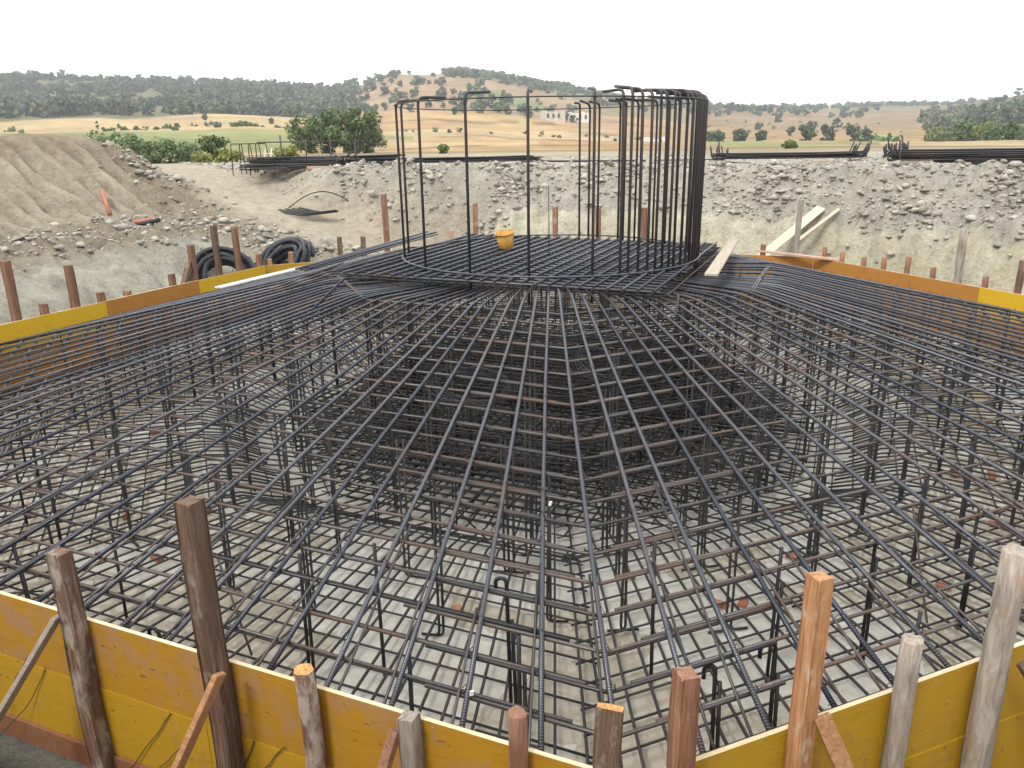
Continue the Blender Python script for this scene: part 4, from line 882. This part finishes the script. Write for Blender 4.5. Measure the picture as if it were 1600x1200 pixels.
# ================================================================== SMALL THINGS
# bucket
bk = empty('bucket', (-.06, 13.45, 2.36), .4, 'yellow plastic builder bucket standing tilted on the flat bars', 'bucket'); bk.rotation_euler = (R(6), R(-9), .4)
def lathe(prof, n=20):
    m = MB(); vs = []; fs = []
    for r, z in prof: vs += [(r * math.cos(2 * math.pi * k / n), r * math.sin(2 * math.pi * k / n), z) for k in range(n)]
    for i in range(len(prof) - 1):
        for k in range(n): fs.append((i * n + k, i * n + (k + 1) % n, (i + 1) * n + (k + 1) % n, (i + 1) * n + k))
    return m.add(vs, fs)
lathe([(.001, 0), (.11, 0), (.115, .01), (.165, .27), (.158, .27), (.108, .02), (.001, .02)]).build('body', M['bucket'], bk, True)
lathe([(.165, .25), (.176, .252), (.176, .272), (.158, .273)]).build('rim', M['bucket'], bk, True)
MB().tube([(.172 * math.cos(t), .06 * math.sin(t) - .02, .26 - .13 * math.sin(t)) for t in np.linspace(0, math.pi, 12)], .004, 5).build('handle', M['wire'], bk, True)
o = MB().tube([(0, 0, 0), (.004, 0, .5), (-.003, .004, 1.12)], .007, 6).build('thin_rod', M['darksteel'], None, True); o.location = (.63, 12.72, 2.3); tag(o, 'thin upright rod standing alone inside the hooked bar cage', 'rod')
# pipe coils
def mat_pipe():
    m, nt, b = newmat('ribbed_black_pipe'); b.inputs['Base Color'].default_value = (.022, .025, .032, 1); b.inputs['Roughness'].default_value = .42
    uv = nt.nodes.new('ShaderNodeUVMap'); sp = nt.nodes.new('ShaderNodeSeparateXYZ'); nt.links.new(uv.outputs[0], sp.inputs[0])
    bump(nt, math_(nt, 'SINE', math_(nt, 'MULTIPLY', sp.outputs['Y'], 2 * math.pi / .045)), .6, .02, b); return m
M['pipe'] = mat_pipe()
def pipe_coil(loc, rot, r0, turns, lab, rp=.066):
    m = MB(); pts = []; rr = random.Random(int(r0 * 100)); seq = [(0, 0), (0, 1), (0, 2), (1, 2), (1, 1), (1, 0), (2, 0), (2, 1), (2, 2)]
    for n_ in range(9):
        (j0, i0), (j1, i1) = seq[n_], seq[min(n_ + 1, 8)]; ecc = rr.uniform(-.09, .09)
        for q in np.linspace(0, 1, 32, endpoint=False):
            k = float(sstep(.78, 1.0, q)); t = q * 2 * math.pi; r = r0 - .15 * (j0 + (j1 - j0) * k) + ecc * math.sin(t + n_) + .02 * math.sin(3 * t + n_)
            pts.append((r * math.cos(t), r * math.sin(t),   .15 * (i0 + (i1 - i0) * k - 1) + .05 * math.sin(2 * t + n_)))
    e = empty('pipe_coil', loc, 0, lab, 'pipe coil'); e.rotation_euler = rot; m.tube(pts, rp, 9).build('pipe', M['pipe'], e, True)
    for k in range(4):
        a = .6 + k * 1.57; MB().tube([((r0 - .175 + .30 * math.cos(t)) * math.cos(a), (r0 - .2 + .36 * math.cos(t)) * math.sin(a), .31 * math.sin(t)) for t in np.linspace(0, 6.283, 16)], .008, 5).build('tie_wire', M['wire'], e, True)
pipe_coil((-7.75, 20.95, .72), (R(54), R(4), R(18)), .80, 5, 'black ribbed pipe coil leaning behind the pair of tall stakes')
pipe_coil((-6.2, 21.75, .98), (R(38), R(-20), R(-10)), .74, 5, 'black ribbed pipe coil lying tilted, higher, beside the ramp foot')
# bar bundles on the bank
def bundle(p0, p1, w, h, rad, label, hooks=0, splay=.06, mat='steel3', n=None, sag=0.0, zoff=0, name='bar_bundle', group=None):
    p0, p1 = Vector(p0), Vector(p1); d = (p1 - p0); L_ = Vector((d.x, d.y, 0)).length; e = empty(name, p0, math.atan2(d.y, d.x), label, 'steel bars', group); dz = d.z
    k = 0; rows = max(2, int(h / (2.1 * rad))); cols = max(2, int(w / (2.2 * rad)))
    for r_ in range(rows):
        cc = cols - int(r_ * .5)
        for c in range(cc):
            if random.random() < .12: continue
            y_ = (c - (cc - 1) / 2) * w / cols + random.uniform(-.2, .2) * rad; z_ = rad + r_ * h / rows; s0, s1 = random.uniform(-.35, .25), random.uniform(-.25, .35)
            sy0, sy1 = random.uniform(-splay, splay), random.uniform(-splay, splay)
            pts = [(s0, y_ + sy0, z_), (L_ * .33, y_, z_ + dz * .33 - sag * .9), (L_ * .66, y_, z_ + dz * .66 - sag * .9), (L_ + s1, y_ + sy1, z_ + dz + random.uniform(0, .03))]
            hd = random.uniform(.15, .42)
            if hooks in (1, 3) and random.random() < .55: q = random.uniform(-.5, .5); pts = [(s0 - .04 + q * .15, y_ + sy0 + q * hd * .7, z_ + hd)] + pts
            if hooks in (2, 3) and random.random() < .55: q = random.uniform(-.5, .5); pts = pts + [(L_ + s1 + .12 + q * .15, y_ + sy1 + q * hd * .7, z_ + dz + hd)]
            MB().tube(fillet(pts, .07, 2) if hooks else pts, rad, 6).build('bar', M[mat], e, True)
    for q in (.25, .7): MB().box(L_ * q - .012, L_ * q + .012, -w / 2 - .03, w / 2 + .03, -.01 + dz * q, h + .02 + dz * q).build('tie', M['darksteel'], e) if False else None
    return e
zb = lambda x_, y_: max(zat(x_, y_), 3.12) if y_ > 27.6 else zat(x_, y_)
bundle((-9.15, 29.3, 3.3), (-4.05, 29.4, 3.3), .5, .34, .024, 'thick bundle of dark straight bars at the ramp head by the steel racks', 0, .10)
bundle((-9.2, 28.85, 3.2), (-4.5, 28.9, 3.24), .3, .2, .024, 'lower bundle of dark bars in front of the thick bundle at the ramp head', 0, .1)
bundle((-4.6, 29.9, zb(-4.6, 29.9) + .04), (.9, 29.7, zb(.9, 29.3) + .05), .45, .2, .022, 'long thin bundle of dark bars continuing along the bank top', 0, .12)
bundle((.7, 29.6, zb(.7, 29.6) + .03), (7.4, 29.0, zb(7.4, 29) + .03), .12, .05, .02, 'few loose long bars lying along the bank behind the hooked cage', 0, .08)
bundle((6.95, 26.6, zb(6.95, 26.6) + .08), (11.3, 26.3, zb(11.3, 26.3) + .08), .4, .2, .022, 'medium bundle with upturned bar ends lying between timber blocks on the bank', 3, .12)
bundle((11.35, 23.7, zb(11.35, 23.7) + .05), (18.5, 21.6, zb(18.5, 21.6) + .02), .6, .42, .024, 'biggest bundle of bars with bristling upturned ends on the rubble bank', 1, .13)
m = empty('bent_bar_heap', (-5.85, 28.95, zb(-5.85, 28.95) + .24), 0, 'tangled heap of short bent bars sticking out across the thick bundle', 'steel bars')
for k in range(20):
    a = rng.uniform(0, 6.28); el = rng.uniform(-.15, .9); L_ = rng.uniform(.3, .62); d = Vector((math.cos(a) * math.cos(el), math.sin(a) * math.cos(el), math.sin(el)))
    MB().tube(fillet([d * -.15, d * L_ * .6, d * L_ + Vector((rng.uniform(-.2, .2), rng.uniform(-.2, .2), rng.uniform(-.25, .1)))], .08, 3), .02, 6).build('bar', M['steel2'], m, True)
for (x0, y0, x1, y1, lab) in [(9.3, 25.9, 10.6, 25.75, 'timber block under the medium bar bundle'), (11.1, 23.45, 12.0, 23.2, 'timber block under the bristling end of the biggest bundle'), (-7.1, 28.6, -5.4, 28.65, 'pinkish timber under the thick bar bundle'), (5.0, 28.2, 7.2, 27.2, 'grey timber lying on the bank beside the medium bundle')]:
    z_ = max(zb(x0, y0), zb(x1, y1)) + .03; beam('timber_block', (x0, y0, z_), (x1, y1, z_), .12, .1, 'wood_pink' if 'pink' in lab else 'wood_greyplank', lab, 'timber')
# bars dumped on the ramp
m = empty('dumped_bars', (-6.6, 26.35, zb(-6.6, 26.35) + .05), 0, 'small pile of bent dark bars with one long arched bar on the ramp edge', 'steel bars')
for k in range(14):
    o_ = (k - 6) * .085; zz = .02 + .03 * (k % 3); MB().tube(fillet([(-.75 + o_ * .5, .1 + o_, zz + .1), (.2 + o_ * .4, -.38 + o_ * .7, zz - .02), (.75 + o_ * .3, -.1 + o_ * .5, zz + .02)], .1, 3), .018, 6).build('bar', M['darksteel'], m, True)
MB().tube([(-.8 + 2.4 * t, .15 + .7 * t, .12 + .75 * math.sin(math.pi * min(1, t * 1.05)) * .75) for t in np.linspace(0, 1, 14)], .018, 6).build('bar', M['darksteel'], m, True)
# steel racks at the ramp head
rk = empty('steel_rack', (-9.85, 29.7, zat(-9.85, 29.7)), .1, 'tall dark steel rack frames with a pale ladder at the ramp head', 'rack')
for k, (x_, y_) in enumerate([(0, 0), (.28, .12), (.62, .0), (.85, .15)]):
    w = .24; MB().tube(fillet([(x_ - w, y_, -.1), (x_ - w + .03, y_, 1.08), (x_ + w * .6, y_ + .1, 1.08), (x_ + w, y_ + .1, -.1)], .06, 3), .018, 6).build('frame', M['darksteel'], rk, True)
for s_ in (-.09, .13): MB().tube([(.95 + s_, -.1, -.05), (1.08 + s_, .1, .92)], .02, 6).build('ladder_rail', M['pale_metal'], rk, True)
for q in (.25, .5, .75): MB().tube([(.86 + .13 * q, -.1 + .2 * q, .95 * q), (1.08 + .13 * q, -.1 + .2 * q, .95 * q)], .015, 5).build('ladder_rung', M['pale_metal'], rk, True)
rl = empty('steel_railing', (-8.75, 31.5, fz(-8.75, 31.5)), 0, 'low rusty railing of thin posts behind the bar bundles', 'railing')
for k in range(4): MB().tube([(k * .95, 0, -.2), (k * .95, 0, 1.0 + (.18 if k == 0 else 0))], .03, 6).build('post', M['wire'], rl, True)
MB().tube([(-.9, 0, .93), (3.2, 0, .93)], .022, 6).build('rail', M['wire'], rl, True)
# scrap on the ledge
for (x_, y_, L_, rz, tl_, mt, lab) in [(-11.95, 23.9, .95, 2.2, .75, 'redplastic', 'reddish stick leaning on the foot of the scraped mound'), (-11.25, 23.9, .6, .5, .12, 'redplastic', 'short reddish pipe scrap lying on the rubble ledge'), (-11.05, 23.5, .7, .35, .2, 'darksteel', 'dark pipe scrap lying beside the reddish one on the ledge')]:
    o = MB().tube([(0, 0, 0), (L_ * math.cos(tl_), 0, L_ * math.sin(tl_))], .06, 8).build('pipe_scrap', M[mt], None, True); o.location = (x_, y_, zb(x_, y_) + .05); o.rotation_euler = (0, 0, rz); tag(o, lab, 'scrap')
# brick pieces used as spacers under the lower mat
bm_ = MB().box(-.09, .09, -.04, .04, 0, .04).mesh('brick_piece', M['brickbit']); i = 0
for j in range(26):
    a = rng.uniform(R(-175), R(-5)); r = rng.uniform(5.9, 8.6); x_, y_ = r * math.cos(a), r * math.sin(a)
    if apo(x_, y_) > 8.7: continue
    p = ROOTM @ Vector((x_, y_, .012)); o = inst('brick_piece', bm_, None, p, (0, 0, rng.uniform(0, 6.28)), (rng.uniform(.5, 1), rng.uniform(.8, 1), 1)); tag(o, 'broken orange brick piece on the wet concrete under the lower bars', 'brick', 'brick pieces under the lower mat')
for p, lab in [((.28, 5.52, 1.43), 'white scrap of paper caught on the bars at the corner crease'), ((2.95, 9.05, 1.6), 'white scrap caught on a sloping bar far from the crease'), ((-.27, 3.86, 1.02), 'white tag hanging on the end of a sloping bar by the flat board stake')]:
    o = MB().add([(-.02, 0, -.03), (.02, .005, -.025), (.025, 0, .03), (-.015, -.006, .028), (-.018, .012, -.028), (.022, .017, -.022), (.027, .012, .032), (-.013, .006, .03)], [(0, 1, 2, 3), (7, 6, 5, 4), (0, 4, 5, 1), (1, 5, 6, 2), (2, 6, 7, 3), (3, 7, 4, 0)]).build('paper_scrap', M['whitebit']); o.location = p; o.scale = (.6, .6, .6); tag(o, lab, 'scrap')

# ================================================================== AIR
hm = bpy.data.materials.new('haze_air'); hm.use_nodes = True; hn = hm.node_tree; hn.nodes.clear()
ho = hn.nodes.new('ShaderNodeOutputMaterial'); pv = hn.nodes.new('ShaderNodeVolumePrincipled'); pv.inputs['Color'].default_value = (.93, .96, 1, 1); pv.inputs['Density'].default_value = .0004; pv.inputs['Anisotropy'].default_value = .2
hn.links.new(pv.outputs[0], ho.inputs['Volume'])
hz = MB().box(-1960, 1960, -1960, 1960, -30, 125).build('haze', hm); tag(hz, kind='stuff')
